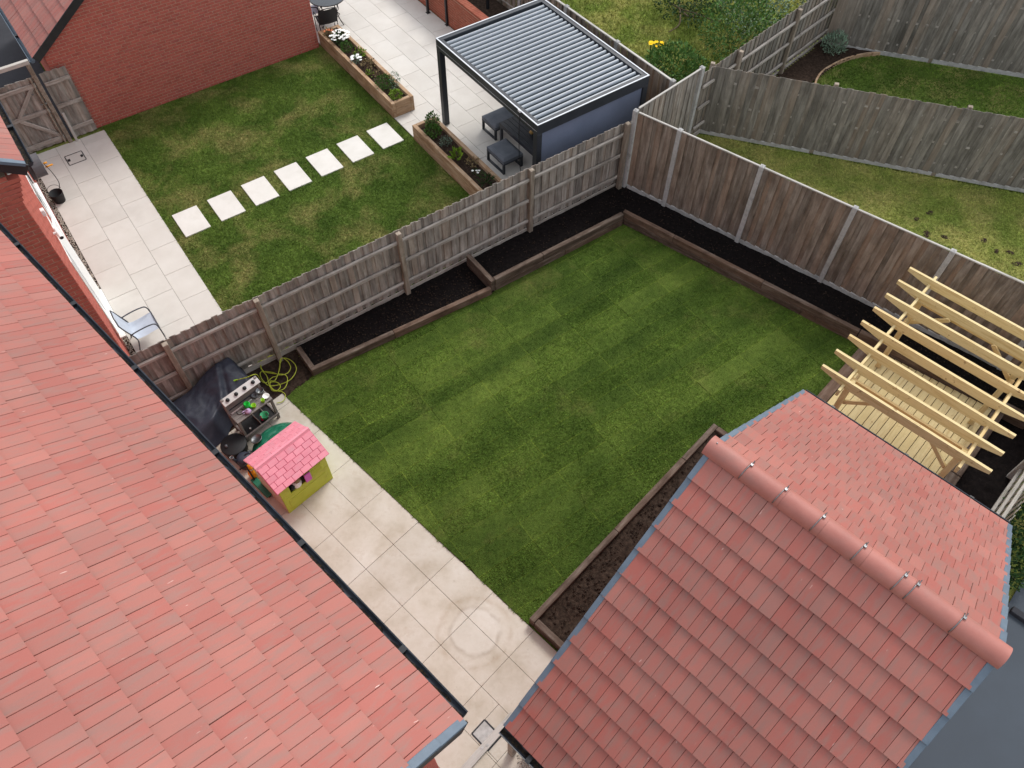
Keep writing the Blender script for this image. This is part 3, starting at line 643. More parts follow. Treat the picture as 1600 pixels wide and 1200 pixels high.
# continuation beyond the corner
concrete_fence('short board fence panel between the pergola corner and the next concrete post', fM(12.42, 7.98), fM(14.72, 7.86), 2.08, [2.25], 'fence', GF, .1, 1, .15, rails=())
tf = timber_fence('grey rail fence with three rails receding along the overgrown garden', fM(14.78, 7.84), fM(22.5, 7.70), 1.85, (1.5, .92, .35), -1, [1.42, 4.05, 6.7], 'fence_grey', GF, .1)
timber_fence('long smooth grey board fence across the back lawn', (4.60, 16.52), (15.3, 13.42), 1.86, (1.5, .9, .35), 1, [.05, 2.9, 5.8, 8.7], 'fence_grey', GF, .125, .1, 1.90, 'concrete')
timber_fence('tall grey board fence at the top right edge', (8.75, 20.46), (19.5, 17.35), 2.2, (1.8, 1.0, .35), 1, [.05, 2.9, 5.8, 8.7], 'fence_grey', GF, .125, .12, 2.2, 'concrete')
concrete_fence('dark board fence with pale capping behind the metal pergola', fN(12.2, 10.45), fN(12.02, 25.5), 1.93, [.2, 2.15, 4.1, 6.05, 8.0, 9.95, 11.9, 13.8], 'fence_dark', GF, .118, 1, .2, 'cap', (.9,), .11, .06)
timber_fence('pale weathered rail fence with jagged board tops behind the garage', fM(8.35, -2.02), fM(13.6, -2.12), 1.8, (1.42, .88, .34), 1, [.1, 2.7, 5.1], 'fence_grey', GF, .1, .12, None, 'rail', 0, 'cap', 'cap')
# pale rails painted by weather on the corner post
cp = tag(MB().cbox(-.055, .055, -.055, .055, -.05, 1.86, .01).build('corner_post', 'postw'), 'stout timber post beside the concrete post at the fence corner', 'post'); cp.location = fN(10.42, 10.13); cp.rotation_euler = (0, 0, YN)

# =================================================================== ROOFS, WALLS
GAUGE, TW = .337, .292
def tile_mesh(wd, mat, grooved):
    k = ('tile', round(wd, 3), mat, grooved)
    if k in _cache: return _cache[k]
    h, t, L = wd / 2, .024, .415
    mb = MB()
    for a, b in (((-h, -.0015), (.0015, h)) if grooved else ((-h, h),)):
        pr = [(a, 0), (a, t - .003), (a + .003, t), (b - .003, t), (b, t - .003), (b, 0)]
        n = len(pr); mb.add([(x, 0, z) for x, z in pr] + [(x, L, z) for x, z in pr], [(i, n + i, n + i + 1, i + 1) for i in range(n - 1)] + [tuple(range(n))])
    _cache[k] = mb.mesh('tile', mat); return _cache[k]
def slope(roof, origin, along, upv, length, courses, mat, items, base=.0, seed=0):
    nrm = along.cross(upv); t = math.asin(.033 / GAUGE); rng = random.Random(seed)
    inv = roof_inv[roof.name]
    y = upv * math.cos(t) - nrm * math.sin(t); z = nrm * math.cos(t) + upv * math.sin(t)
    for c in range(courses):
        off = [0, .219, .146, .073][c % 4] * 1.0 if c % 2 else 0.0
        a = -off
        while a < length - .01:
            x0, x1 = max(a, 0), min(a + TW, length); wd = x1 - x0
            if wd > .03:
                me = tile_mesh(wd - .003, mat, wd > TW - .01)
                p = origin + along * ((x0 + x1) / 2 + rng.uniform(-.001, .001)) + upv * (c * GAUGE + rng.uniform(-.003, .003)) + nrm * (base + .026 + rng.uniform(0, .004))
                m = Matrix((along, y, z)).transposed().to_4x4() @ Matrix.Rotation(rng.uniform(-.004, .004), 4, 'Z') @ Matrix.Rotation(rng.uniform(-.006, .006), 4, 'Y'); m.translation = p
                items.append((me, inv @ m, p + upv * .17))
            a += TW
roof_inv = {}
def gutter(name, t, p0, p1, r=.06, mat='gutter', clips=0, debris=True):
    """half-round channel, open above, with clips, lying in the thing's own space"""
    p0, p1 = Vector(p0), Vector(p1); d = p1 - p0; L = d.length; x = d.normalized(); y = Vector((0, 0, 1)).cross(x); z = Vector((0, 0, 1))
    m = Matrix((x, y, z)).transposed().to_4x4(); m.translation = p0
    n = 10; out = [(r * math.cos(math.pi + math.pi * k / n), r * math.sin(math.pi + math.pi * k / n)) for k in range(n + 1)]
    inn = [((r - .006) * math.cos(2 * math.pi - math.pi * k / n), (r - .006) * math.sin(2 * math.pi - math.pi * k / n)) for k in range(n + 1)]
    pr = [(-r - .006, .004), (-r - .006, -.006)] + out[1:-1] + [(r + .006, -.006), (r + .006, .004)] + inn
    g = MB().extr(pr, 0, L)
    for xe in (0, L): g.add([(xe, a, b) for a, b in out], [tuple(range(n + 1))])
    o = g.build(name, mat, t, mx=m)
    if debris:
        mb = MB(); k = int(L / .06)
        for i in range(k + 1):
            for s in range(5):
                yy = -.032 + .016 * s; mb.v.append((i * L / k, yy, -.047 + .006 * s * (4 - s) / 4 + .012 * mnoise.noise(Vector((i * .4, s * .9, L))) + (.008 if abs(s - 2) > 1 else 0)))
        mb.f = [(i * 5 + s, (i + 1) * 5 + s, (i + 1) * 5 + s + 1, i * 5 + s + 1) for i in range(k) for s in range(4)]
        mb.build('moss_debris', 'debris', o, smooth=True)
    for c in range(clips):
        xx = L * (c + .5) / clips + uni(-.1, .1)
        cl = MB().extr([(q[0] * 1.1, q[1] * 1.1) for q in out] + [(r + .016, .012), (r - .01, .014), (r - .01, .004)], xx - .03, xx + .03); cl.build('gutter_clip', 'blackpl', o)
    return o
def brick_items(t_inv, org, ux, nrm, L, z0, z1, ok, items, first=0.0, d=.02, bw=.215, bh=.065, jt=.01, flip=0):
    k = ('brick', round(bw, 3)); 
    def bm(wd):
        kk = ('brick', round(wd, 3))
        if kk not in _cache: _cache[kk] = MB().cbox(-wd / 2, wd / 2, -d, .007, -bh / 2, bh / 2, .004)
        return _cache[kk]
    nrow = int((z1 - z0) / (bh + jt)); M0 = Matrix((ux, -nrm, Vector((0, 0, 1)))).transposed().to_4x4()
    M0 = Matrix((ux, nrm, Vector((0, 0, 1)))).transposed().to_4x4()
    out = []
    for r in range(nrow):
        z = z0 + r * (bh + jt) + bh / 2; x = -(.1125 if (r + flip) % 2 else 0)
        while x < L:
            a, b = max(x, 0), min(x + bw, L)
            if b - a > .05 and ok((a + b) / 2, z):
                p = org + ux * ((a + b) / 2) + Vector((0, 0, z)); m = M0.copy(); m.translation = p + nrm * uni(-.0015, .0015)
                out.append((b - a, m, p))
            x += bw + jt
    return out, bm
def brick_wall(t, inv, org, ux, nrm, L, z0, z1, ok, mat, poly=None, limit=300, flip=0, name='wall'):
    """wall part: mortar backing with every brick proud of it; t is the house, inv its inverse matrix"""
    pts = poly or [(0, z0), (L, z0), (L, z1), (0, z1)]
    f = [org + ux * x + Vector((0, 0, z)) + nrm * 0 for x, z in pts]; b = [p - nrm * .1 for p in f]; n = len(f)
    mb = MB().add([inv @ p for p in f + b], [tuple(range(n)), tuple(range(2 * n - 1, n - 1, -1))] + [(i, n + i, n + (i + 1) % n, (i + 1) % n) for i in range(n)])
    wo_ = mb.build(name, 'mortar', t)
    out, bmf = brick_items(inv, org, ux, nrm, L, z0, z1, ok, [], flip=flip)
    cache = {}; items = []
    for wd, m, p in out:
        k = (round(wd, 3), mat)
        if k not in cache: cache[k] = bmf(wd).mesh('brick', mat)
        items.append((cache[k], inv @ m, p))
    pieces(wo_, 'brick', items, mat, limit); return wo_
def verge_caps(t, inv, org, upv, along, n, mat, wd=.10, side=1, drop=.09):
    """one stepped plastic verge unit for each course; along points outwards from the roof"""
    nrm = along.cross(upv) * side
    for c in range(n):
        m = Matrix((along, upv, nrm)).transposed().to_4x4(); 
        if m.determinant() < 0: m = Matrix((-along, upv, nrm)).transposed().to_4x4(); s = -1
        else: s = 1
        m.translation = org + upv * (c * GAUGE) + nrm * (.034 + .002 * (c % 2))
        mm = m @ Matrix.Rotation(-R(3.6), 4, 'X')
        a, b = (-.035, wd - .035) if s > 0 else (-(wd - .035), .035); o0, o1 = (wd - .035 - .012, wd - .035) if s > 0 else (-(wd - .035), -(wd - .035 - .012))
        q = MB().cbox(a, b, 0, GAUGE + .03, 0, .016, .004); q.box(o0, o1, .002, GAUGE + .028, -drop, .001)
        q.build('verge_cap', mat, t, mx=inv @ mm)
exM, eyM, ez = fM(1, 0), fM(0, 1), Vector((0, 0, 1))
exN, eyN = fN(1, 0), fN(0, 1)
def inv_of(loc, rz): return (Matrix.Translation(loc) @ Matrix.Rotation(rz, 4, 'Z')).inverted()

# ------------------------------------------------------------- our house (two storeys, only its roof and gable edge in view)
loc = fM(-3, 5.5); H = thing('brick_house', 'house with the large pink red tiled roof filling the left edge', 'house', loc, YM); inv = inv_of(loc, YM)
P33 = R(33); XE, ZE, Y0, Y1 = .73, 5.35, 1.24, 10.28; RUN = 4.9
upv = -exM * math.cos(P33) + ez * math.sin(P33)
org = fM(XE, Y0, ZE)
rx, rz_ = XE - RUN, ZE + RUN * math.tan(P33)
def mrel(x, y, z): return inv @ fM(x, y, z)
rf = MB(); q = [mrel(XE - .03, 1.47, ZE - .015), mrel(rx, 1.47, rz_ - .01), mrel(rx - RUN, 1.47, ZE), mrel(XE - .03, Y1 - .02, ZE - .015), mrel(rx, Y1 - .02, rz_ - .01), mrel(rx - RUN, Y1 - .02, ZE)]
rf.add(q, [(0, 1, 2), (3, 5, 4), (0, 3, 4, 1), (1, 4, 5, 2), (0, 2, 5, 3)])
roof = rf.build('roof', 'underlay', H); roof_inv[roof.name] = inv
items = []; slope(roof, org, eyM, upv, Y1 - Y0, 17, 'tile', items, seed=3)
pieces(roof, 'tile', items, 'tile', 300)
verge_caps(roof, inv, fM(XE, Y0, ZE), upv, -eyM, 8, 'verge', .08, -1, .03)
MB().cbox(0, 1, -.012, .012, -.09, .09, .004)
fs_ = (fM(XE, Y0 - .02, ZE - .10), fM(XE - 3.2, Y0 - .02, ZE - .10 + 3.2 * math.tan(P33)))
beam('bargeboard', inv @ fs_[0], inv @ fs_[1], .03, .17, 'blackpl', H)
gutter('gutter', H, inv @ fM(XE + .046, Y0 + .03, ZE - .02), inv @ fM(XE + .046, Y1 - .05, ZE - .02), .05, 'gutter', 6)
beam('fascia', inv @ fM(XE - .03, Y0 + .05, ZE - .12), inv @ fM(XE - .03, Y1 - .05, ZE - .12), .02, .2, 'blackpl', H)
WX = .43
brick_wall(H, inv, fM(WX, 1.36), -exM, -eyM, 3.0, 0, ZE + 1.6, lambda x, z: z < ZE - .12 + (x - (XE - WX) * 0) * math.tan(P33) and z > 2.4, 'brick', [(0, 0), (3, 0), (3, ZE + 1.6), (0, ZE - .25)], 120)
MB().box(-6, 0, 0, .1, 0, ZE - .2).build('wall', 'mortar', H, mx=inv @ Matrix.Translation(fM(WX, 1.46)) @ Matrix.Rotation(YM, 4, 'Z') @ Matrix.Rotation(0, 4, 'Z'))
MB().box(-.1, 0, 0, 8.7, 0, ZE - .15).build('wall', 'brick', H, mx=inv @ Matrix.Translation(fM(WX, 1.38)) @ Matrix.Rotation(YM, 4, 'Z'))

# ------------------------------------------------------------- our garage
loc = fM(4.7, -.3); Gg = thing('garage', 'tiled garage with a rounded ridge and clamped ridge tiles at lower right', 'garage', loc, YM); inv = inv_of(loc, YM)
XA, XB, YA, YB, ZG, ZR = 1.37, 8.05, 1.335, -1.935, 2.47, 4.95; XR = (XA + XB) / 2
pg = math.atan2(ZR - ZG, XR - XA); cg, sg_ = math.cos(pg), math.sin(pg)
rf = MB(); q = [inv @ fM(XA + .02, YA - .03, ZG - .01), inv @ fM(XR, YA - .03, ZR - .01), inv @ fM(XB - .02, YA - .03, ZG - .01), inv @ fM(XA + .02, YB + .03, ZG - .01), inv @ fM(XR, YB + .03, ZR - .01), inv @ fM(XB - .02, YB + .03, ZG - .01)]
rf.add(q, [(0, 2, 1), (3, 4, 5), (0, 1, 4, 3), (1, 2, 5, 4), (0, 3, 5, 2)]); roof = rf.build('roof', 'underlay', Gg); roof_inv[roof.name] = inv
Ls = math.hypot(ZR - ZG, XR - XA); nc = int(Ls / GAUGE) + 1
un = exM * cg + ez * sg_; uf = -exM * cg + ez * sg_
# courses counted so that the top course tucks under the ridge
s0 = Ls - (nc - 1) * GAUGE - .20
items = []; slope(roof, fM(XA, YA, ZG) + un * 0.0, -eyM, un, YA - YB, nc - 1, 'tile', items, seed=5)
pieces(roof, 'tile', items, 'tile', 300)
items = []; slope(roof, fM(XB, YB, ZG), eyM, uf, YA - YB, nc - 1, 'tile', items, seed=8)
pieces(roof, 'tile', items, 'tile', 300)
for (org_, u_, al, sd_) in ((fM(XA, YA, ZG), un, eyM, -1), (fM(XA, YB, ZG), un, -eyM, 1), (fM(XB, YA, ZG), uf, eyM, 1), (fM(XB, YB, ZG), uf, -eyM, -1)):
    verge_caps(roof, inv, org_, u_, al, nc - 1, 'verge', .068, sd_, .035)
# ridge: half-round tiles butted end to end, held by wire clamps
rr = .135; zr0 = ZR - .045; ends = [YA + .06 - k * (YA - YB + .12) / 7 for k in range(8)]
for a, b in zip(ends[:-1], ends[1:]):
    n = 12; pr = [(rr * math.cos(math.pi * k / n) * (1 + .0), rr * math.sin(math.pi * k / n)) for k in range(n + 1)]
    pin = [((rr - .018) * math.cos(math.pi - math.pi * k / n), (rr - .018) * math.sin(math.pi - math.pi * k / n)) for k in range(n + 1)]
    o = MB().extr(pr + pin, 0, abs(b - a) - .002).build('ridge_tile', 'ridge', roof, smooth=False, mx=inv @ Matrix.Translation(fM(XR, a, zr0)) @ Matrix.Rotation(YM - math.pi / 2, 4, 'Z') @ Matrix.Rotation(uni(-.003, .003), 4, 'Z'))
    o.data.polygons.foreach_set('use_smooth', [True] * len(o.data.polygons)); o.data.set_sharp_from_angle(angle=R(40))
def gpx(u, v, z):   # photograph pixel -> point at height z, for surveyed positions
    d = rt * ((u - 800) / 1201) - up * ((v - 600) / 1201) + fw; k = (z - HC) / d.z; return CAMP + d * k
for u, v in ((1165, 737), (1217, 778), (1277, 821), (1343, 866), (1408, 911), (1428, 925), (1498, 982)):
    yy = toM(gpx(u, v, ZR + .12))[1]
    arc = [(XR + (rr + .006) * math.cos(th), zr0 + (rr + .006) * math.sin(th)) for th in [R(20 + 10 * k) for k in range(16)]]
    pts = [inv @ fM(x, yy + .002 * i, z) for i, (x, z) in enumerate(arc)]
    c = MB().tube(pts, .0055, 6).build('ridge_clamp', 'steel', roof, smooth=True)
    b = inv @ fM(XR + .03, yy, zr0 + rr + .014); MB().cbox(-.018, .018, -.016, .016, -.006, .008, .003).build('clamp_bolt', 'steel', roof, loc=b)
    MB().tube([b, b + Vector((.04, 0, .035))], .005, 6).build('clamp_end', 'steel', roof)
MB().lathe([(0, .01), (.008, .008), (.01, 0)], 8).build('ridge_nail', 'steel', roof, loc=inv @ fM(XR, YA - .02, zr0 + rr))
gutter('gutter', Gg, inv @ fM(XA - .055, YB, ZG - .03), inv @ fM(XA - .055, YA + .02, ZG - .03), .056, 'gutter', 3)
gutter('gutter', Gg, inv @ fM(XB + .055, YA - .0, ZG - .03), inv @ fM(XB + .055, YB, ZG - .03), .056, 'gutter', 3, False)
beam('fascia', inv @ fM(XA + .02, YA - .04, ZG - .12), inv @ fM(XA + .02, YB + .04, ZG - .12), .02, .2, 'blackpl', Gg)
beam('fascia', inv @ fM(XB - .02, YA - .04, ZG - .12), inv @ fM(XB - .02, YB + .04, ZG - .12), .02, .2, 'blackpl', Gg)
brick_wall(Gg, inv, fM(XA + .28, YA - .1), -eyM, -exM, YA - YB - .2, 0, 2.35, lambda x, z: True, 'brick', None, 60)
brick_wall(Gg, inv, fM(XB - .28, YA - .1), -exM, eyM, XB - XA - .56, 0, 2.35, lambda x, z: True, 'brick', [(0, 0), (XB - XA - .56, 0), (XB - XA - .56, 2.35), ((XB - XA) / 2 - .28, 4.75), (0, 2.35)], 60)
brick_wall(Gg, inv, fM(XB - .28, YB + .1), eyM, exM, YA - YB - .2, 0, 2.35, lambda x, z: True, 'brick', None, 40)
MB().add([inv @ fM(*p) for p in ((XA + .3, YB + .12, 0), (XB - .3, YB + .12, 0), (XB - .3, YB + .12, 2.35), (XR, YB + .12, 4.7), (XA + .3, YB + .12, 2.35))], [(0, 1, 2, 3, 4)]).build('wall', 'brick', Gg)

# ------------------------------------------------------------- next door's garage (gable wall beyond the lawn)
loc = fN(4, 22); B2 = thing('neighbour_garage', 'red brick gable wall with a pink tiled roof beyond the stepping stone lawn', 'garage', loc, YN); inv = inv_of(loc, YN)
X0, X1, YW = .76, 7.37, 19.57; ZE2 = 2.2; XR2 = (X0 + X1) / 2; t2 = .68; ZR2 = ZE2 + (XR2 - X0) * t2
brick_wall(B2, inv, fN(X0, YW), exN, -eyN, X1 - X0, 0, ZR2, lambda x, z: z < ZE2 + min(x, X1 - X0 - x) * t2 + .05, 'brick', [(0, 0), (X1 - X0, 0), (X1 - X0, ZE2), (XR2 - X0, ZR2), (0, ZE2)], 300)
brick_wall(B2, inv, fN(X1, YW), eyN, exN, 5.5, 0, ZE2, lambda x, z: True, 'brick', None, 40, 1)
brick_wall(B2, inv, fN(X0, YW + 5.5), -eyN, -exN, 5.5, 0, ZE2, lambda x, z: True, 'brick', None, 40, 1)
XE2 = X0 - .22; YV = YW - .10; ZV = ZE2 - .22 * t2 + .1; p2 = math.atan(t2); RUN2 = XR2 - XE2
rf = MB(); zz2 = ZV + RUN2 * t2
rf.add([inv @ fN(*p) for p in ((XE2 + .03, YW + .11, ZV - .012), (XR2, YW + .11, zz2 - .01), (2 * XR2 - XE2 - .03, YW + .11, ZV - .012), (XE2 + .03, YW + 5.6, ZV - .012), (XR2, YW + 5.6, zz2 - .01), (2 * XR2 - XE2 - .03, YW + 5.6, ZV - .012))], [(0, 2, 1), (3, 4, 5), (0, 1, 4, 3), (1, 2, 5, 4), (0, 3, 5, 2)])
roof = rf.build('roof', 'underlay', B2); roof_inv[roof.name] = inv
u2 = exN * math.cos(p2) + ez * math.sin(p2); items = []
slope(roof, fN(XE2, YW + 5.6, ZV), -eyN, u2, YW + 5.6 - YV, 12, 'tile', items, seed=11); pieces(roof, 'tile', items, 'tile', 300)
MB().cbox(-.012, .012, 0, RUN2 / math.cos(p2), -.13, .045, .004).build('bargeboard', 'blackpl', B2, mx=inv @ (lambda m: m)(Matrix.Translation(fN(XE2, YV + .005, ZV)) @ Matrix((-eyN, u2, (-eyN).cross(u2))).transposed().to_4x4()))
gutter('gutter', B2, inv @ fN(XE2 - .05, YW + 5.5, ZV - .03), inv @ fN(XE2 - .05, YV, ZV - .03), .056, 'verge', 2, False)

# ------------------------------------------------------------- next door's house: side wall in shade, rear wall lit
loc = fN(-4, 15); B3 = thing('neighbour_house', 'brick house with white doors beside the pale slab path', 'house', loc, YN); inv = inv_of(loc, YN)
XC, YS, YE, ZT = -.78, 11.05, 19.2, 5.25
brick_wall(B3, inv, fN(XC, YS), -exN, -eyN, 3.4, 0, 6.2, lambda x, z: z < 5.12 + x * .6, 'brick', [(0, 0), (3.4, 0), (3.4, 6.6), (0, 5.1)], 300)
DOORS = [(12.6, 14.1, 0.05, 2.15), (14.9, 16.9, .95, 2.1)]
brick_wall(B3, inv, fN(XC, YS), eyN, exN, YE - YS, 0, 5.1, lambda x, z: not any(a - .12 < x + YS < b + .12 and c - .03 < z < d + .03 for a, b, c, d in DOORS), 'brick', None, 300, 1)
# corbelled bricks under the eaves at the corner
for k in range(6):
    MB().cbox(-.20, .03 + .028 * k, -.105, .11, -.0325, .0325, .004).build('corbel_brick', 'brick', B3, mx=inv @ Matrix.Translation(fN(XC - .02, YS + .1 - .004, 4.68 + k * .075)) @ Matrix.Rotation(YN, 4, 'Z'))
# white doors and window
def leaf_frame(t, x, y0, y1, z0, z1, panes, out=.05):
    f = MB(); w_ = .07
    f.cbox(x, x + out, y0, y1, z1 - w_, z1, .004); f.cbox(x, x + out, y0, y1, z0, z0 + w_, .004)
    for k in range(panes + 1):
        yy = y0 + (y1 - y0 - w_) * k / panes; f.cbox(x + .002, x + out - .002, yy, yy + w_, z0 + w_, z1 - w_, .004)
    o = f.build('door_frame', 'white', t)
    for k in range(panes):
        a = y0 + (y1 - y0 - w_) * k / panes + w_; b = y0 + (y1 - y0 - w_) * (k + 1) / panes
        MB().box(x + .002, x + .008, a, b, z0 + w_, z1 - w_).build('pane', 'glass', o)
    return o
for a, b, c, d in DOORS:
    P = inv @ fN(XC, 0); leaf_frame(B3, P.x + .001, a - 15, b - 15, c, d, 3 if b - a > 2 else 2, .016)
P = inv @ fN(XC, 0)
MB().cbox(P.x, P.x + .05, 14.85 - 15, 16.95 - 15, .90, .95, .005).build('window_sill', 'white', B3)
MB().cbox(P.x, P.x + .12, 12.5 - 15, 14.05 - 15, 0, .05, .005).build('door_step', 'white', B3)
door = MB().cbox(0, .045, -.70, 0, .06, 2.12, .004).build('open_door', 'white', B3, loc=(P.x + .05, 14.0 - 15, 0), rot=(0, 0, R(-8)))
camr = MB().tube([(P.x, 12.9 - 15, 2.62), (P.x + .08, 12.9 - 15, 2.62)], .022, 8).tube([(P.x + .07, 13.0 - 15, 2.62), (P.x + .09, 12.78 - 15, 2.57)], .04, 10).build('security_camera', 'white', B3)
MB().tube([(P.x + .0895, 12.785 - 15, 2.572), (P.x + .0905, 12.77 - 15, 2.569)], .034, 10).build('lens', 'rubber', camr)
MB().cbox(P.x, P.x + .07, 13.25 - 15, 13.35 - 15, 2.75, 2.88, .01).build('wall_light', 'white', B3)
MB().cbox(P.x + .03, P.x + .17, YS - 15 + .16, YS - 15 + .34, 5.02, 5.18, .005).build('eave_box', 'white', B3)
# eaves and roof of that house
XE3 = XC + .30; p3 = R(35); run3 = 4.5; ZV3 = 5.28
rf = MB(); zz3 = ZV3 + run3 * math.tan(p3)
rf.add([inv @ fN(*p) for p in ((XE3 - .03, YS + .11, ZV3 - .012), (XE3 - run3, YS + .11, zz3), (XE3 - 2 * run3, YS + .11, ZV3), (XE3 - .03, YE + .1, ZV3 - .012), (XE3 - run3, YE + .1, zz3), (XE3 - 2 * run3, YE + .1, ZV3))], [(0, 1, 2), (3, 5, 4), (0, 3, 4, 1), (1, 4, 5, 2), (0, 2, 5, 3)])
roof = rf.build('roof', 'underlay', B3); roof_inv[roof.name] = inv
u3 = -exN * math.cos(p3) + ez * math.sin(p3); items = []
slope(roof, fN(XE3, YS - .05, ZV3), eyN, u3, YE - YS + .15, 6, 'tile', items, seed=17); pieces(roof, 'tile', items, 'tile', 200)
verge_caps(roof, inv, fN(XE3, YS - .06, ZV3), u3, -eyN, 5, 'verge', .10, -1, .03)
beam('bargeboard', inv @ fN(XE3, YS - .07, ZV3 - .09), inv @ (fN(XE3, YS - .07, ZV3 - .09) + u3 * 3), .03, .17, 'blackpl', B3)
gutter('gutter', B3, inv @ fN(XE3 + .055, YS - .03, ZV3 - .03), inv @ fN(XE3 + .055, YE, ZV3 - .03), .058, 'gutter', 4)
beam('soffit', inv @ fN(XE3 - .13, YS, ZV3 - .10), inv @ fN(XE3 - .13, YE, ZV3 - .10), .26, .02, 'white', B3)

# ------------------------------------------------------------- low brick wall with posts by the upper patio
loc = fN(11.05, 15); LW = thing('brick_wall', 'low orange brick wall edging the white patio at the top', 'wall', loc, YN); inv = inv_of(loc, YN)
brick_wall(LW, inv, fN(10.97, 25), -eyN, -exN, 9.6, 0, .92, lambda x, z: True, 'brick_o', None, 300)
for k in range(128): beam('coping_brick', (-.10, .36 + .0755 * k, .96), (.13, .36 + .0755 * k, .96 + uni(-.002, .002)), .066, .07, 'brick_o', LW, .004)
MB().box(.1, 1.0, .4, 10.0, .7, .80).build('backfill', 'soil_br', LW)
for k, (u, v) in enumerate(((669, 20), (699, 39), (788, 12))):
    p = gpx(u, v, 0) if k < 2 else fN(11.6, 17.3)
    pp = thing('black_post', ['slim black post against the low brick wall, further one', 'slim black post against the low brick wall, nearer one', 'slim black post behind the low brick wall beside the fence'][k], 'post', p, YN, 'black posts by the low wall')
    MB().cbox(-.035, .035, -.035, .035, 0, 2.3, .004).build('shaft', 'blackpl', pp); MB().cbox(-.06, .06, -.06, .06, 0, .012, .002).build('base_plate', 'blackpl', pp)

# =================================================================== TIMBER PERGOLA AND DECK
dk = thing('deck', 'new pine deck under the timber pergola', 'deck', fM(10, 0), YM)
XD0 = 8.12
def xr(y):    # far edge of the deck follows the sleepers of the right hand bed
    t = (y - 1.60) / ((endR - pR).dot(eyM)); return toM(pR)[0] + t * (toM(endR)[0] - toM(pR)[0]) - .08
y = 1.20; k = 0
while y > -1.15:
    x1 = xr(y - .07)
    beam('deck_board', (XD0 - 10, y - .072, .135), (x1 - 10, y - .072, .135), .138, .028, 'deck', dk, .004); y -= .1475
    # screw heads are too small to tell apart
MB().box(XD0 - 10, 1.7, -1.12, 1.16, 0, .11).build('deck_frame', 'soil', dk)
for (a, b, yy, mm) in ((XD0, 9.75, 1.315, 'sleeper'), (9.76, 11.78, 1.315, 'sleeper'), (XD0, 10.3, -1.27, 'sleeper'), (10.31, 12.2, -1.27, 'sleeper')):
    beam('border_sleeper', (a - 10, yy, .07), (b - 10, yy, .07), .205, .15, mm, dk, .01)
sb = rough_ground('soil_strip', XY([fM(8.1, -1.36), fM(13.2, -1.36), fM(13.3, -2.14), fM(8.1, -2.14)]), .0, 'soil', .05, .03, 31); sb['kind'] = 'structure'
sl_ = tag(MB().cbox(-.9, .9, -.05, .05, 0, .16, .008).build('edging_sleeper', 'sleeper'), 'dark sleeper lying along the garage wall by the deck end', 'sleeper'); sl_.location = fM(8.4, -1.45); sl_.rotation_euler = (0, 0, YM + R(4))

pg_ = thing('timber_pergola', 'new pine pergola with eight tapered rafters over the deck', 'pergola', fM(10.4, 0), YM)
ZT_ = 2.30
def rafter(x):
    # plank on edge with both ends cut to a taper
    h, hy = .185, 1.42; pr = [(-hy, 0), (hy, 0), (hy, -.075), (hy - .48, -h), (-hy + .48, -h), (-hy, -.075)]; th = .024
    b = MB(); n = len(pr); b.add([(-yy, -th, z) for yy, z in pr] + [(-yy, th, z) for yy, z in pr], [tuple(range(n)), tuple(range(2 * n - 1, n - 1, -1))] + [(i, n + i, n + (i + 1) % n, (i + 1) % n) for i in range(n)])
    b.build('rafter', 'pine', pg_, loc=(x - 10.4, 0.0, ZT_), rot=(uni(-.01, .01), 0, math.pi / 2 + uni(-.004, .004)))
for k in range(8): rafter(8.90 + .428 * k)
for yy in (.98, -1.05):
    beam('beam', (8.72 - 10.4, yy, ZT_ - .185), (12.15 - 10.4, yy, ZT_ - .185), .046, .15, 'pine', pg_, .004)
for xx in (9.10, 11.52):
    for yy in (.92, -.99):
        beam('post', (xx - 10.4, yy, .15), (xx - 10.4, yy, ZT_ - .19), .095, .095, 'pine', pg_, .006)
        s = -1 if yy > 0 else 1
        beam('brace', (xx - 10.4, yy + s * .04, ZT_ - .75), (xx - 10.4, yy + s * .56, ZT_ - .27), .045, .075, 'pine', pg_, .004)
    beam('tie_beam', (xx - 10.4 + .075, .98, ZT_ - .27), (xx - 10.4 + .075, -1.05, ZT_ - .27), .046, .14, 'pine', pg_, .004)
for xx, s in ((9.10, 1), (11.52, -1)):
    for yy in (.92, -.99): beam('brace', (xx - 10.4 + s * .04, yy, ZT_ - .75), (xx - 10.4 + s * .52, yy, ZT_ - .30), .045, .09, 'pine', pg_, .004)

# =================================================================== LOUVRED METAL PERGOLA NEXT DOOR
cx, cy = 9.92, 12.70; lp = thing('louvred_pergola', 'dark grey metal pergola with a pale louvred roof on the white patio', 'pergola', fN(cx, cy), YN)
hx, hy, zt = 1.555, 1.985, 2.30
for sx in (-1, 1):
    for sy in (-1, 1): beam('post', (sx * (hx - .07), sy * (hy - .07), 0), (sx * (hx - .07), sy * (hy - .07), zt - .24), .14, .14, 'anthra', lp, .006)
for s in (-1, 1):
    beam('frame_beam', (-hx, s * (hy - .065), zt - .12), (hx, s * (hy - .065), zt - .12), .13, .24, 'anthra', lp, .004)
    beam('frame_beam', (s * (hx - .065), -hy + .131, zt - .12), (s * (hx - .065), hy - .131, zt - .12), .13, .24, 'anthra', lp, .004)
    beam('groove_strip', (s * (hx + .0005), -hy + .02, zt - .15), (s * (hx + .0005), hy - .02, zt - .15), .003, .006, 'trim', lp, .001)
    beam('trim', (s * (hx - .018), -hy + .031, zt + .008), (s * (hx - .018), hy - .031, zt + .008), .03, .012, 'trim', lp, .002)
    beam('trim', (-hx + .004, s * (hy - .015), zt + .008), (hx - .004, s * (hy - .015), zt + .008), .03, .012, 'trim', lp, .002)
nl_ = 25; pit = (2 * hy - .27) / nl_
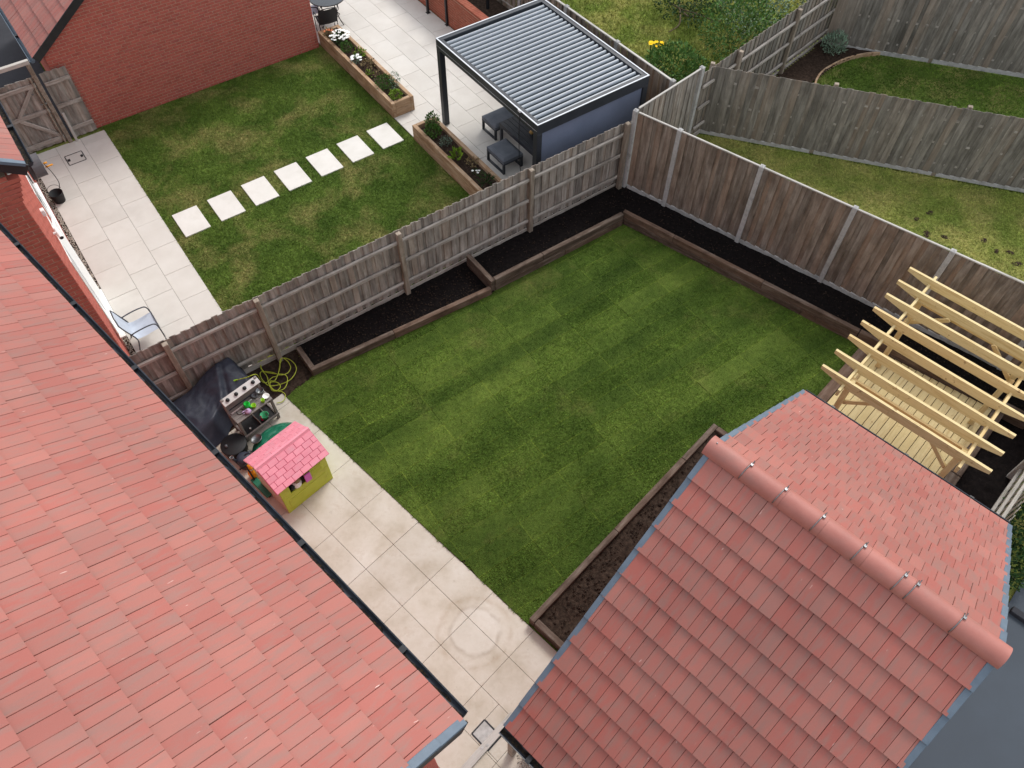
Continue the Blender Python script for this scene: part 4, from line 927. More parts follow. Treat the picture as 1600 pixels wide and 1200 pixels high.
for k in range(nl_):
    y0 = -hy + .135 + k * pit; w_ = pit - .012
    pr = [(0, -.02), (w_ * .06, .012), (w_ * .2, .028), (w_ * .36, .032), (w_ * .5, .022), (w_ * .6, .0), (w_ * .64, -.03), (w_ * .58, -.03), (w_ * .3, .0), (w_ * .06, -.03)]
    o = MB().extr([(y0 + a, zt - .055 + b) for a, b in pr], -hx + .14, hx - .14).build('louvre', 'louvre', lp)
MB().box(-hx + .132, hx - .132, -hy + .132, hy - .132, zt - .115, zt - .10).build('gap_shade_sheet', 'anthra', lp)  # added dark sheet, stands in for the shade between the louvres
# closed sides: fabric screen towards our fence and at the back
beam('side_screen', (-hx + .14, -hy + .05, 1.03), (hx - .14, -hy + .05, 1.03), .02, 2.04, 'screen', lp, .002)
for k in range(14):
    beam('slat', (hx - .06, -hy + .15, .12 + k * .135), (hx - .06, hy - .15, .12 + k * .135), .02, .11, 'anthra', lp, .003)
lead = MB().tube([(-hx - .012, -hy + .62, zt - .0), (-hx - .02, -hy + .62, zt - .6), (-hx - .015, -hy + .60, zt - 1.3), (-hx + .02, -hy + .56, zt - 1.7), (-hx + .03, -hy + .42, .15), (-hx + .03, -hy + .4, .02)], .008, 6).build('power_lead', 'rubber', lp, smooth=True)
MB().cbox(-.02, .02, -.04, .04, -.02, .03, .004).build('plug_box', 'trim', lp, loc=(-hx - .012, -hy + .62, zt + .01))

def rounded_pad(mb, x0, x1, y0, y1, z0, z1, n=8):
    """soft cushion: a box whose top and sides swell"""
    idx = {}; o = len(mb.v); N = n
    for i in range(N + 1):
        for j in range(N + 1):
            u, v = i / N * 2 - 1, j / N * 2 - 1; e = (1 - abs(u) ** 6) * (1 - abs(v) ** 6)
            x = (x0 + x1) / 2 + u * (x1 - x0) / 2; y = (y0 + y1) / 2 + v * (y1 - y0) / 2
            mb.v.append((x, y, z0 + (z1 - z0) * (.62 + .38 * e ** .5)))
    for i in range(N):
        for j in range(N): a = o + i * (N + 1) + j; mb.f.append((a, a + N + 1, a + N + 2, a + 1))
    mb.box(x0, x1, y0, y1, z0, z0 + (z1 - z0) * .6); return mb
def ottoman(x0, x1, y0, y1, label):
    t = thing('footstool', label, 'footstool', fN((x0 + x1) / 2, (y0 + y1) / 2), YN, 'footstools under the metal pergola'); a, b = (x1 - x0) / 2, (y1 - y0) / 2
    for s in (-1, 1):
        for r_ in (-1, 1): beam('leg', (s * (a - .03), r_ * (b - .03), 0), (s * (a - .03), r_ * (b - .03), .27), .06, .045, 'anthra', t, .004)
        beam('skid', (s * (a - .03), -b + .06, .02), (s * (a - .03), b - .06, .02), .055, .04, 'anthra', t, .004)
    beam('seat_frame', (-a, 0, .285), (a, 0, .285), 2 * b, .04, 'anthra', t, .005)
    rounded_pad(MB(), -a + .005, a - .005, -b + .005, b - .005, .305, .43).build('cushion', 'cushion', t, smooth=False)
ottoman(9.06, 9.74, 13.30, 13.90, 'grey cushioned footstool further from the fence')
ottoman(8.48, 9.06, 12.12, 12.84, 'grey cushioned footstool nearer the fence and the planter')
tb = thing('slatted_table', 'dark grey slatted garden table under the metal pergola', 'table', fN(9.75, 12.2), YN)
for k in range(11): beam('slat', (-.62 + .124 * k, -1.0, .62), (-.62 + .124 * k, .95, .62), .112, .025, 'anthra', tb, .003)
for sx in (-1, 1):
    beam('apron', (sx * .66, -.98, .57), (sx * .66, .93, .57), .03, .09, 'anthra', tb, .003)
    for sy in (-.95, .90): beam('leg', (sx * .64, sy, 0), (sx * .64, sy, .6), .06, .06, 'anthra', tb, .003)
bl = tag(MB().lathe([(0, -.05), (.035, -.04), (.055, 0), (.04, .035), (0, .05)], 14, (0, 0, 0), 1.2, .9).build('ornament', 'wood_ball', None, True), 'small pale rounded ornament on the slatted table', 'ornament'); bl.location = fN(9.46, 12.33, .683)

# =================================================================== TIMBER PLANTERS AND THEIR PLANTS
def planter(x0, x1, y0, y1, h, label):
    t = thing('sleeper_planter', label, 'planter', fN((x0 + x1) / 2, (y0 + y1) / 2), YN, 'timber planters at the edge of the white patio'); a, b = (x1 - x0) / 2, (y1 - y0) / 2
    n = 2; ch = h / n; th = .10
    for k in range(n):
        z = ch * (k + .5); cut = .38 if k else .58
        for s in (-1, 1):
            ys = [-b, -b + 2 * b * cut, b]
            for p, q in zip(ys[:-1], ys[1:]): beam('sleeper', (s * (a - th / 2), p + .002, z), (s * (a - th / 2), q - .002, z), th, ch - .004, 'sleeper_new', t, .007)
            beam('sleeper', (-a + th + .002, s * (b - th / 2), z), (a - th - .002, s * (b - th / 2), z), th, ch - .004, 'sleeper_new', t, .007)
    rough_ground('soil', [(-a + .1, -b + .1), (a - .1, -b + .1), (a - .1, b - .1), (-a + .1, b - .1)], h - .09, 'soil_br', .04, .03, x0 + y0, t)
    return t
planter(7.44, 8.08, 15.56, 19.62, .42, 'long timber planter with white daisies beside the brick gable')
planter(7.42, 8.08, 10.42, 14.55, .42, 'timber planter nearer the fence in front of the metal pergola')
def leaves(mb, n, rx, ry, rz, size, c=(0, 0, 0), up_=.4, shell=.55, asp=.5):
    for _ in range(n):
        while True:
            d = Vector((uni(-1, 1), uni(-1, 1), uni(-1, 1)))
            if .05 < d.length < 1: break
        d = d.normalized() * (shell + (1 - shell) * random.random() ** .6) if random.random() < .8 else d
        k = 1 + .22 * mnoise.noise(Vector((d.x * 2.3 + c[0] * 7, d.y * 2.3 + c[1] * 3, d.z * 2.3 + rx * 9)))
        p = Vector((c[0] + d.x * rx * k, c[1] + d.y * ry * k, c[2] + d.z * rz * k))
        ax = (d * .8 + Vector((uni(-1, 1), uni(-1, 1), uni(-.6, 1) + up_))).normalized(); s = size * uni(.6, 1.35)
        sd_ = ax.cross(Vector((uni(-1, 1), uni(-1, 1), uni(-1, 1)))).normalized(); nn = ax.cross(sd_)
        mb.add([p, p + ax * s * .5 + sd_ * s * asp * .5 + nn * s * .08, p + ax * s, p + ax * s * .5 - sd_ * s * asp * .5 + nn * s * .08], [(0, 1, 2), (0, 2, 3)])
    return mb
def plant(name, label, cat, loc, r, h, n, size, mat, group=None, stems=5, lift=.5, shell=.5, asp=.5, flowers=None, up_=.4):
    t = thing(name, label, cat, loc, uni(0, 6), group)
    leaves(MB(), n, r, r * uni(.85, 1.1), h / 2, size, (0, 0, h * lift), up_, shell, asp).build('foliage', mat, t)
    sm = MB()
    for k in range(stems):
        a = k * 6.28 / stems + uni(-.3, .3); sm.tube([(0, 0, -.03), (.3 * r * math.cos(a), .3 * r * math.sin(a), h * .35), (.75 * r * math.cos(a), .75 * r * math.sin(a), h * .75)], [.006, .005, .003], 5)
    sm.build('stem', 'twig', t)
    if flowers:
        fm, fn, fs = flowers
        for k in range(fn):
            a, q = uni(0, 6.28), math.sqrt(random.random()); z = h * lift + h / 2 * math.sqrt(max(0, 1 - q * q * .8)) * uni(.95, 1.15); b = MB(); c = Vector((r * q * math.cos(a), r * q * math.sin(a), z))
            for j in range(6):
                aa = j * 1.047; dx = Vector((math.cos(aa), math.sin(aa), .15)); dy = Vector((-math.sin(aa), math.cos(aa), 0))
                b.add([c, c + dx * fs * .6 + dy * fs * .3, c + dx * fs, c + dx * fs * .6 - dy * fs * .3], [(0, 1, 2, 3)])
            b.build('flower', fm, t)
    return t
PZ = .33
GP = 'plants in the timber planters'
plant('daisy_plant', 'mound of white daisies at the far end of the planter', 'plant', fN(7.77, 18.88, PZ), .26, .30, 260, .07, 'leaf_dk', GP, flowers=('flower_w', 46, .052))
plant('bedding_plant', 'small bronze leaved plant with an orange bloom at the planter end', 'plant', fN(7.62, 19.26, PZ), .13, .22, 70, .09, 'leaf_dry', GP, flowers=('flower_o', 5, .06))
plant('box_ball', 'clipped round green shrub beside the daisies', 'plant', fN(7.70, 18.42, PZ), .16, .26, 420, .04, 'leaf', GP, shell=.8)
plant('trailing_plant', 'loose yellow green plant trailing over the planter edge', 'plant', fN(7.86, 18.02, PZ), .19, .18, 150, .06, 'leaf_lime', GP)
plant('daisy_plant', 'small plant with a few white flowers', 'plant', fN(7.66, 17.78, PZ), .14, .20, 90, .05, 'leaf_blue', GP, flowers=('flower_w', 12, .05))
plant('dry_plant', 'faded brown plant in the middle of the planter', 'plant', fN(7.84, 17.45, PZ), .19, .17, 130, .06, 'leaf_dry', GP)
plant('seedling', 'small bright seedling clump in bare soil', 'plant', fN(7.66, 17.1, PZ), .13, .12, 60, .06, 'leaf_lime', GP)
plant('dry_plant', 'second faded brown plant, closer to the leafy bush', 'plant', fN(7.84, 16.98, PZ), .14, .12, 80, .05, 'leaf_dry', GP)
plant('leafy_bush', 'dense dark green bush near the planter end', 'plant', fN(7.72, 16.35, PZ), .25, .36, 420, .06, 'leaf', GP)
plant('leafy_bush', 'upright sprigged herb leaning over the patio side of the planter', 'plant', fN(7.90, 16.15, PZ), .14, .52, 220, .05, 'leaf_blue', GP, asp=.3)
plant('lime_ball', 'round lime green plant at the near planter corner', 'plant', fN(7.70, 15.80, PZ), .16, .24, 330, .05, 'leaf_lime', GP, shell=.75)
plant('leafy_bush', 'tall leafy plant at the far end of the nearer planter', 'plant', fN(7.84, 14.25, PZ), .17, .42, 220, .07, 'leaf_md', GP)
plant('leafy_bush', 'low bright green bush in the nearer planter', 'plant', fN(7.68, 13.98, PZ), .19, .30, 260, .07, 'leaf', GP)
plant('grey_plant', 'dull grey green cushion plant in the nearer planter', 'plant', fN(7.76, 13.55, PZ), .15, .16, 190, .05, 'leaf_grey', GP)
plant('broadleaf_plant', 'broad leaved bright plant alone in the nearer planter', 'plant', fN(7.66, 12.9, PZ), .13, .26, 40, .14, 'leaf_lime', GP, asp=.45, up_=1.2)
plant('dry_plant', 'brown seed heads in the nearer planter', 'plant', fN(7.86, 12.55, PZ), .17, .16, 110, .05, 'leaf_dry', GP)
plant('daisy_plant', 'pair of small white flowers in the nearer planter', 'plant', fN(7.74, 12.2, PZ), .09, .14, 40, .04, 'leaf_dk', GP, flowers=('flower_w', 4, .035))
plant('spiky_plant', 'spiky dark plant close to the fence end of the planter', 'plant', fN(7.76, 11.8, PZ), .15, .22, 70, .14, 'leaf_dk', GP, asp=.15, up_=.8)

# =================================================================== SIDE GATE NEXT DOOR
gt = thing('side_gate', 'brown timber gate with zigzag braces between house and garage', 'gate', fN(-.2, 19.43), YN)
boards(gt, -.46, .50, .0, .06, 1.80, 'fence', .12, 1, .018)
for z in (.2, .95, 1.62): beam('ledge', (-.45, -.025, z), (.49, -.025, z), .035, .10, 'rail', gt, .004)
beam('brace', (-.2, -.026, .98), (.40, -.026, 1.6), .03, .09, 'rail', gt, .004); beam('brace', (-.2, -.026, .92), (.44, -.026, .24), .03, .09, 'rail', gt, .004)
beam('stile', (.45, -.027, .06), (.45, -.027, 1.8), .038, .09, 'postw', gt, .004)
MB().lathe([(0, -.02), (.02, -.01), (.02, .01), (0, .02)], 10).build('knob', 'steel', gt, loc=(.33, -.06, 1.45)); beam('bolt', (.36, -.05, 1.15), (.56, -.05, 1.15), .02, .02, 'steel', gt, .002)
gp = thing('gate_surround', 'timber post and top bar framing the side gate', 'gate frame', fN(.36, 19.42), YN)
beam('post', (0, 0, 0), (0, 0, 2.12), .1, .1, 'postw', gp); beam('top_bar', (-1.3, 0, 2.17), (.05, 0, 2.17), .1, .09, 'cap', gp)
sp = thing('fence_panel', 'narrow brown board panel between the side gate and brick gable', 'fence panel', fN(.48, 19.44), YN)
boards(sp, 0, .58, 0, .05, 1.80, 'fence', .1, 1, .016)
for z in (.32, .95, 1.55): beam('rail', (.0, -.03, z), (.58, -.03, z), .04, .09, 'rail', sp, .006)
st = thing('timber_stake', 'short pale stake leaning beside the side gate', 'stake', fN(.50, 19.36), YN)
beam('shaft', (0, 0, 0), (.02, .03, .78), .06, .045, 'cap', st)
# inspection covers
def cover(f, rz, x, y, a, b, label, fill, inner):
    t = thing('inspection_cover', label, 'drain cover', f(x, y, .001), rz)
    for s in (-1, 1):
        beam('frame', (-a / 2, s * b / 2, .002), (a / 2, s * b / 2, .002), .02, .008, 'blackpl', t, .001); beam('frame', (s * a / 2, -b / 2 + .011, .002), (s * a / 2, b / 2 - .011, .002), .02, .008, 'blackpl', t, .001)
    MB().cbox(-a / 2 + .012, a / 2 - .012, -b / 2 + .012, b / 2 - .012, -.002, .003, .001).build('tray', fill, t)
    if inner:
        for s in (-1, 1): MB().cbox(-.03, .03, -.05, .05, .003, .006, .001).build('lifting_key', 'blackpl', t, loc=(s * (a / 2 - .05), 0, 0))
    return t
cover(fN, YN, .255, 18.71, .41, .40, 'black framed inspection cover in the white path by the gate', 'slab_n', True)
cover(fM, YM, 1.415, 1.80, .27, .34, 'small tray drain cover in the patio near the house corner', 'concrete', False)

# =================================================================== END OF OUR PATIO
gg = thing('plank', 'pale weathered plank lying across the patio beside the small drain cover', 'plank', fM(1.30, 1.70), YM)
beam('board', (-.62, 0, .028), (.60, 0, .028), .115, .05, 'cap', gg, .004)
for x in (-.06, .02, .42): MB().lathe([(0, .004), (.018, .003), (.03, 0)], 9, (0, 0, 0), 1, .7).build('mortar_spot', 'concrete', gg, loc=(x, uni(-.02, .02), .054))
gpo = thing('gate_post', 'brown square gate post under the garage gutter', 'post', fM(1.51, 1.36), YM)
beam('shaft', (0, 0, 0), (0, 0, 1.82), .10, .10, 'postw', gpo)

# =================================================================== PLAY CORNER
ph = thing('playhouse', 'childs playhouse with a pink tiled roof and lime walls', 'playhouse', fM(2.08, 7.215), YM)
wx, wy, ze_, zr_ = .485, .40, .86, 1.19
def wallbox(name, x0, x1, y0, y1, z0, z1, mat): return MB().cbox(x0, x1, y0, y1, z0, z1, .006).build(name, mat, ph)
# near wall with a window opening on its left side
nw = wallbox('wall', -wx, wx, -wy, -wy + .03, 0, .50, 'lime'); wallbox('wall', -wx, -.30, -wy, -wy + .03, .501, ze_, 'lime'); wallbox('wall', .02, wx, -wy, -wy + .03, .501, ze_, 'lime'); wallbox('wall', -.299, .019, -wy, -wy + .03, .79, ze_, 'lime')
sh = MB().cbox(.125, .39, -wy - .012, -wy + .001, .52, .76, .004); sh.build('letter_panel', 'lime', ph)
for k in range(5): MB().cbox(.15, .365, -wy - .02, -wy - .01, .55 + .04 * k, .567 + .04 * k, .003).build('embossed_bar', 'lime', ph)
MB().cbox(-.40, .40, -wy - .008, -wy + .001, .08, .36, .004).build('embossed_panel', 'lime', ph)
MB().cbox(.0, .12, -wy - .05, -wy - .02, .54, .76, .005).build('shutter', 'toy_magenta', ph, rot=(0, 0, 0))
wallbox('wall', -wx, wx, wy - .03, wy, 0, ze_, 'lime')
for s in (-1, 1):
    g = MB(); pr = [(-wy + .031, 0), (wy - .031, 0), (wy - .031, ze_), (0, zr_ - .02), (-wy + .031, ze_)]; x = s * wx; xi = s * (wx - .03)
    g.add([(x, a, b) for a, b in pr] + [(xi, a, b) for a, b in pr], [tuple(range(5)), tuple(range(9, 4, -1))] + [(i, 5 + i, 5 + (i + 1) % 5, (i + 1) % 5) for i in range(5)]); g.build('gable_wall', 'cream' if s < 0 else 'lime', ph)
rl = math.hypot(.475, zr_ - .885)
for s in (-1, 1):
    th_ = math.atan2(zr_ - .885, .475)
    m = Matrix.Translation((0, s * -.475, .885)) @ (Matrix.Rotation(th_, 4, 'X') if s > 0 else Matrix.Rotation(math.pi, 4, 'Z') @ Matrix.Rotation(th_, 4, 'X'))
    ro = MB().cbox(-.545, .545, 0, rl, -.015, .010, .004).build('roof_panel', 'pinkline' if s > 0 else 'pink', ph, mx=m)
    rows, nn = 5, 6; hh = (rl - .05) / rows; ww = 1.08 / nn
    for r_ in range(rows):
        x = -.54 - (ww / 2 if r_ % 2 else 0)
        while x < .54 - .01:
            a, b = max(x, -.54), min(x + ww, .54)
            if b - a > .03: MB().cbox(a + .004, b - .004, r_ * hh + .004, (r_ + 1) * hh - .002, .008, .019 if s > 0 else .0125, .003).build('roof_shingle', 'pink', ro)
            x += ww
MB().extr([(-.05, -.03), (-.02, .012), (.02, .012), (.05, -.03)], -.55, .55).build('ridge_cap', 'pink', ph, loc=(0, 0, zr_ + .012))
tn = thing('soft_toy', 'brown and white soft toy inside the playhouse window', 'toy', fM(1.95, 6.9, .45), YM)
MB().lathe([(0, 0), (.08, .02), (.10, .10), (.07, .18), (0, .2)], 12).build('body', 'toy_white', tn, True); MB().lathe([(0, 0), (.06, .02), (.07, .07), (.04, .12), (0, .13)], 12, (.02, -.03, .17)).build('head', 'leaf_dry', tn, True); MB().lathe([(0, 0), (.05, .02), (.05, .09), (0, .11)], 10, (-.1, -.03, .06)).build('arm', 'rubber', tn, True)

# tarpaulin over a heap of furniture
def tarp():
    nx, ny = 80, 56; mb = MB(); X0_, X1_, Y0_, Y1_ = .55, 2.82, 8.88, 9.98
    for j in range(ny + 1):
        for i in range(nx + 1):
            u, v = i / nx, j / ny
            def sm(a, b, q): q = max(0, min(1, (q - a) / (b - a))); return q * q * (3 - 2 * q)
            ya = Y0_ + .16 * sm(.5, .62, u); x, y = X0_ + (X1_ - X0_) * u, ya + (Y1_ - ya) * v
            top = .42 + .22 * min(1, u / .85) * min(1, .3 + v) + .13 * max(0, 1 - math.hypot((u - .80) / .22, (v - .78) / .45))
            e = sm(-.02, .10, u) * sm(-.02, .07, 1 - u) * sm(-.03, .20, v) * sm(-.02, .08, 1 - v)
            rd = lambda f_, k_: 1 - abs(mnoise.noise(Vector((u * f_ * 1.6, v * f_, k_)))) * 2.2
            fold = .038 * rd(2.3, 1.7) + .012 * rd(6.0, 5.2) + .005 * rd(13, 8.1) - .04
            fold += .04 * max(0, 1 - abs(u - .58 - .30 * v) / .05) - .05 * max(0, 1 - abs(u - .66 - .22 * v) / .04)
            z = max(.012, top * e + fold * (.25 + .75 * e)); sw = (1 - e) * .03
            q = fM(x + sw * math.sin(13 * v + 2), y + sw * math.sin(15 * u), z); mb.v.append(tuple(q))
    mb.f = [(j * (nx + 1) + i, j * (nx + 1) + i + 1, (j + 1) * (nx + 1) + i + 1, (j + 1) * (nx + 1) + i) for j in range(ny) for i in range(nx)]
    return tag(mb.build('tarpaulin', 'tarp', None, True), 'dark blue grey tarpaulin draped over furniture by the fence', 'tarpaulin')
tarp()

# mud kitchen
mk_ = thing('mud_kitchen', 'grey toy mud kitchen with four black knobs beside the tarpaulin', 'toy kitchen', fM(2.32, 8.735), YM)
kx = .38
for k in range(4): beam('worktop_plank', (-kx, -.135 + .085 * k, .62), (kx, -.135 + .085 * k, .62), .081, .03, 'kgrey', mk_, .004)
for sx in (-1, 1):
    beam('leg', (sx * (kx - .03), -.16, 0), (sx * (kx - .03), -.15, .605), .05, .05, 'kgrey', mk_); beam('leg', (sx * (kx - .03), .17, 0), (sx * (kx - .03), .17, 1.0), .05, .05, 'kgrey', mk_)
    beam('shelf_rail', (sx * (kx - .03), -.14, .16), (sx * (kx - .03), .15, .16), .045, .05, 'kgrey', mk_)
beam('shelf_rail', (-kx, -.19, .16), (kx, -.19, .16), .03, .06, 'kgrey', mk_)
MB().box(-kx + .055, kx - .055, -.17, .15, .135, .145).build('shelf', 'rubber', mk_)
for x in (.0, .18): beam('divider', (x, -.165, .18), (x, .12, .18), .012, .07, 'kgrey', mk_, .002)
bp = beam('control_panel', (-kx, .13, .95), (kx, .13, .95), .15, .03, 'kpale', mk_, .004, roll=R(28))
beam('splash_board', (-kx, .185, .79), (kx, .185, .79), .02, .30, 'kgrey', mk_, .003); beam('rim_bar', (-kx + .04, .06, .655), (.1, .06, .655), .02, .03, 'kpale', mk_, .003)
for k in range(4):
    o = MB().lathe([(0, .03), (.032, .028), (.036, 0)], 16).build('knob', 'rubber', mk_, True, mx=Matrix.Translation((-.27 + .18 * k, .122, .968)) @ Matrix.Rotation(R(28), 4, 'X'))
MB().lathe([(.062, .006), (.066, 0), (.055, -.01), (.05, -.05), (0, -.055)], 20).build('sink_bowl', 'rubber', mk_, True, loc=(-.20, .0, .645))
MB().lathe([(.05, .006), (.054, 0), (.045, -.01), (0, -.012)], 20).build('hob_ring', 'rubber', mk_, True, loc=(.17, .11, .642))
def toy(name, label, x, y, z, prof, mat, n=16, extra=None):
    t = thing(name, label, 'toy', fM(x, y, z), uni(0, 6), 'toys on the mud kitchen'); b = MB().lathe(prof, n).build('body', mat, t, True)
    if extra: MB().tube(extra[0], extra[1], 6).build('handle', mat, t, True)
    return t
ZK = .637
HND = ([(.05, 0, .09), (.10, 0, .08), (.10, 0, .03), (.05, 0, .02)], .009)
toy('toy_jug', 'bright green toy watering can on the mud kitchen', 2.28, 8.72, ZK, [(0, 0), (.055, .002), (.06, .1), (.045, .12), (.05, .125), (.04, .115), (0, .03)], 'toy_green', extra=HND)
toy('toy_cup', 'small lime toy cup with a hollow beside the watering can', 2.36, 8.64, ZK, [(0, 0), (.035, .002), (.045, .07), (.04, .07), (.03, .01), (0, .012)], 'toy_lime', extra=([(.04, 0, .055), (.07, 0, .05), (.07, 0, .02), (.035, 0, .015)], .006))
toy('toy_cup', 'square looking lime beaker near the worktop end', 2.54, 8.61, ZK, [(0, 0), (.035, .002), (.042, .08), (.036, .08), (.03, .01), (0, .012)], 'toy_lime', 4)
toy('toy_teapot', 'pale lilac toy pot in the middle of the worktop', 2.22, 8.62, ZK, [(0, 0), (.045, .002), (.06, .035), (.045, .065), (.015, .075), (.018, .09), (0, .095)], 'toy_lilac', extra=HND)
toy('toy_pan', 'steel toy pan at the back corner of the worktop', 2.63, 8.83, ZK, [(0, .006), (.06, .006), (.068, .06), (.074, .06), (.064, 0), (0, 0)], 'steel')
toy('toy_bowl', 'pale toy bowl at the front corner of the worktop', 2.64, 8.66, ZK, [(0, .008), (.04, .012), (.06, .04), (.064, .04), (.045, 0), (0, 0)], 'toy_white')
toy('toy_pan', 'dark toy saucepan between the pans', 2.5, 8.82, ZK, [(0, .006), (.045, .006), (.05, .05), (.055, .05), (.05, 0), (0, 0)], 'reel_grey', extra=([(.05, 0, .045), (.13, .01, .05)], .007))
toy('toy_bucket', 'mint green toy bucket in the lower tray', 2.46, 8.64, .147, [(0, 0), (.055, .002), (.075, .12), (.08, .12), (.07, .11), (.05, .015), (0, .012)], 'toy_mint')
toy('toy_spade', 'red toy scoop in the lower tray', 2.39, 8.64, .15, [(0, 0), (.02, .004), (.03, .03), (.012, .05), (.012, .14), (0, .145)], 'toy_red', 8)
toy('toy_cup', 'tiny white beaker alone in the dark lower tray', 2.12, 8.64, .147, [(0, 0), (.015, .001), (.018, .04), (.014, .04), (0, .005)], 'toy_white', 10)

# hose
def crom(P, n=8, close=False):
    out = []; m = len(P)
    for i in range(m - 1):
        p0, p1, p2, p3 = P[max(0, i - 1)], P[i], P[i + 1], P[min(m - 1, i + 2)]
        for k in range(n):
            t = k / n; out.append(.5 * ((2 * p1) + (p2 - p0) * t + (2 * p0 - 5 * p1 + 4 * p2 - p3) * t * t + (3 * p1 - p0 - 3 * p2 + p3) * t ** 3))
    out.append(P[-1]); return out
hp = [(369, 594, .60), (385, 590, .66), (400, 585, .62), (408, 595, .12), (416, 598, .03), (425, 590, .03), (434, 586, .03), (437, 570, .035), (439, 562, .04), (430, 556, .04), (417, 558, .03), (408, 570, .03), (412, 580, .03), (428, 584, .04), (446, 586, .04), (449, 597, .03), (443, 608, .03), (430, 610, .03),
      (422, 602, .035), (424, 597, .04), (434, 598, .04), (438, 605, .045), (430, 611, .045), (421, 603, .05), (417, 588, .04), (408, 576, .04), (409, 563, .035), (425, 556, .05), (445, 561, .03), (454, 573, .03), (449, 583, .035), (437, 586, .055), (426, 582, .05), (408, 581, .03), (408, 590, .03), (416, 600, .03), (424, 603, .03), (440, 600, .03), (455, 592, .03), (463, 578, .03), (459, 567, .03), (448, 560, .03), (438, 562, .05), (437, 576, .05), (430, 594, .05), (422, 596, .05), (425, 610, .02), (440, 612, .02), (446, 618, .02), (442, 627, .02), (432, 630, .02)]
hose = thing('garden_hose', 'tangled yellow green garden hose on the soil by the bed corner', 'hose', (0, 0, 0))
pts = crom([gpx(u, v, z + .01) for u, v, z in hp], 7)
MB().tube(pts, .0085, 7).build('tube', 'hose', hose, True)
e = gpx(369, 594, .60); d_ = (pts[0] - pts[2]).normalized()
MB().tube([e - d_ * .03, e + d_ * .08, e + d_ * .12], [.014, .018, .012], 8).build('nozzle', 'toy_lime', hose, True)
MB().tube([e + d_ * .1, e + d_ * .13 + Vector((0, 0, .03))], [.016, .02], 8).build('spray_head', 'reel_grey', hose, True)

# turtle sandpit lid
tt = thing('sandpit_lid', 'green domed turtle shell sandpit lid behind the playhouse', 'sandpit', fM(2.30, 8.02), YM)
def dome(a, q, r=.47, h=.17): return (r * q * math.cos(a), r * q * .86 * math.sin(a), .10 + h * math.sqrt(max(0, 1 - q * q * .97)))
MB().lathe([(.47 * q, .10 + .17 * math.sqrt(max(0, 1 - q * q * .97))) for q in (1, .97, .9, .8, .65, .5, .3, .15, .001)][::-1] + [(.50, .11), (.52, .09), (.52, 0), (.46, 0)], 36, (0, 0, 0), 1, .86).build('shell', 'turtle', tt, True)
def scute(a0, a1, q0, q1, n=6):
    mb = MB(); 
    for i in range(n + 1):
        for j in range(n + 1):
            a, q = a0 + (a1 - a0) * i / n, q0 + (q1 - q0) * j / n; p = Vector(dome(a, q)); b = .016 * min(1, 3.5 * min(i / n, 1 - i / n, j / n, 1 - j / n)); mb.v.append(tuple(p + Vector((0, 0, b - .001)) + Vector((p.x, p.y, 0)) * b * .6))
    mb.f = [(i * (n + 1) + j, (i + 1) * (n + 1) + j, (i + 1) * (n + 1) + j + 1, i * (n + 1) + j + 1) for i in range(n) for j in range(n)]; mb.build('scute', 'turtle', tt, True)
for k in range(6): scute(k * 1.047 + .06, (k + 1) * 1.047 - .06, .42, .72)
for k in range(10): scute(k * .628 + .05, (k + 1) * .628 - .05, .76, .97)
for k in range(3): scute(k * 2.094 + .1, (k + 1) * 2.094 - .1, .04, .38)
dish = tag(MB().lathe([(0, .01), (.085, .012), (.10, .035), (.107, .035), (.095, 0), (0, 0)], 24).build('feeding_dish', 'steel', None, True), 'shiny round metal dish lying on the turtle shell lid', 'dish'); dish.location = gpx(402, 687, .23); dish.rotation_euler = (R(-4), R(-16), 0)
bk = thing('rubber_tub', 'low black round tub in the shadow of the gutter', 'tub', fM(1.70, 8.55), YM)
MB().lathe([(0, .03), (.19, .03), (.21, .22), (.235, .22), (.235, .2), (.205, 0), (0, 0)], 28).build('tub', 'rubber', bk, True); MB().lathe([(0, .26), (.06, .255), (.20, .232), (.225, .224)], 28).build('lid', 'rubber', bk, True); MB().tube([(-.12, .02, .235), (-.12, .02, .30)], .022, 10).build('spout', 'reel_grey', bk, True)
jg = thing('watering_can', 'slate grey plastic watering can beside the pink roof', 'watering can', fM(1.66, 8.18), YM)
MB().lathe([(0, 0), (.13, .005), (.14, .20), (.11, .25), (.05, .26), (0, .26)], 22).build('body', 'tarp', jg, True); MB().tube([(-.11, .02, .12), (-.15, .05, .28), (-.16, .06, .36)], [.03, .024, .03], 10).build('spout', 'tarp', jg, True); MB().tube([(-.16, .06, .358), (-.161, .061, .372)], [.032, .034], 12, caps=False).build('spout_rim', 'toy_white', jg, True); MB().tube([(.1, 0, .1), (.2, 0, .16), (.16, 0, .28), (.04, 0, .26)], .015, 8).build('handle', 'tarp', jg, True)
ft = thing('toy_figure', 'small orange and white toy figure squeezed between gutter and playhouse', 'toy', fM(1.62, 7.86), YM)
MB().lathe([(0, 0), (.09, .01), (.10, .15), (.07, .25), (0, .27)], 14).build('body', 'toy_orange', ft, True); MB().lathe([(0, 0), (.05, .015), (.055, .07), (0, .10)], 14, (0, 0, .26)).build('head', 'toy_white', ft, True); MB().lathe([(.055, 0), (.075, .012), (.05, .02), (.04, .06), (0, .07)], 14, (0, .01, .325)).build('hat', 'toy_orange', ft, True)
sc2 = thing('folded_scooter', 'green and black ride on toy mostly hidden behind the playhouse', 'toy', fM(1.55, 7.55), YM)
MB().cbox(-.06, .06, -.25, .25, .06, .10, .01).build('board', 'turtle', sc2); MB().tube([(0, .2, .1), (0, .26, .55)], .015, 8).tube([(-.12, .26, .55), (.12, .26, .55)], .013, 8).build('handlebar', 'rubber', sc2, True)
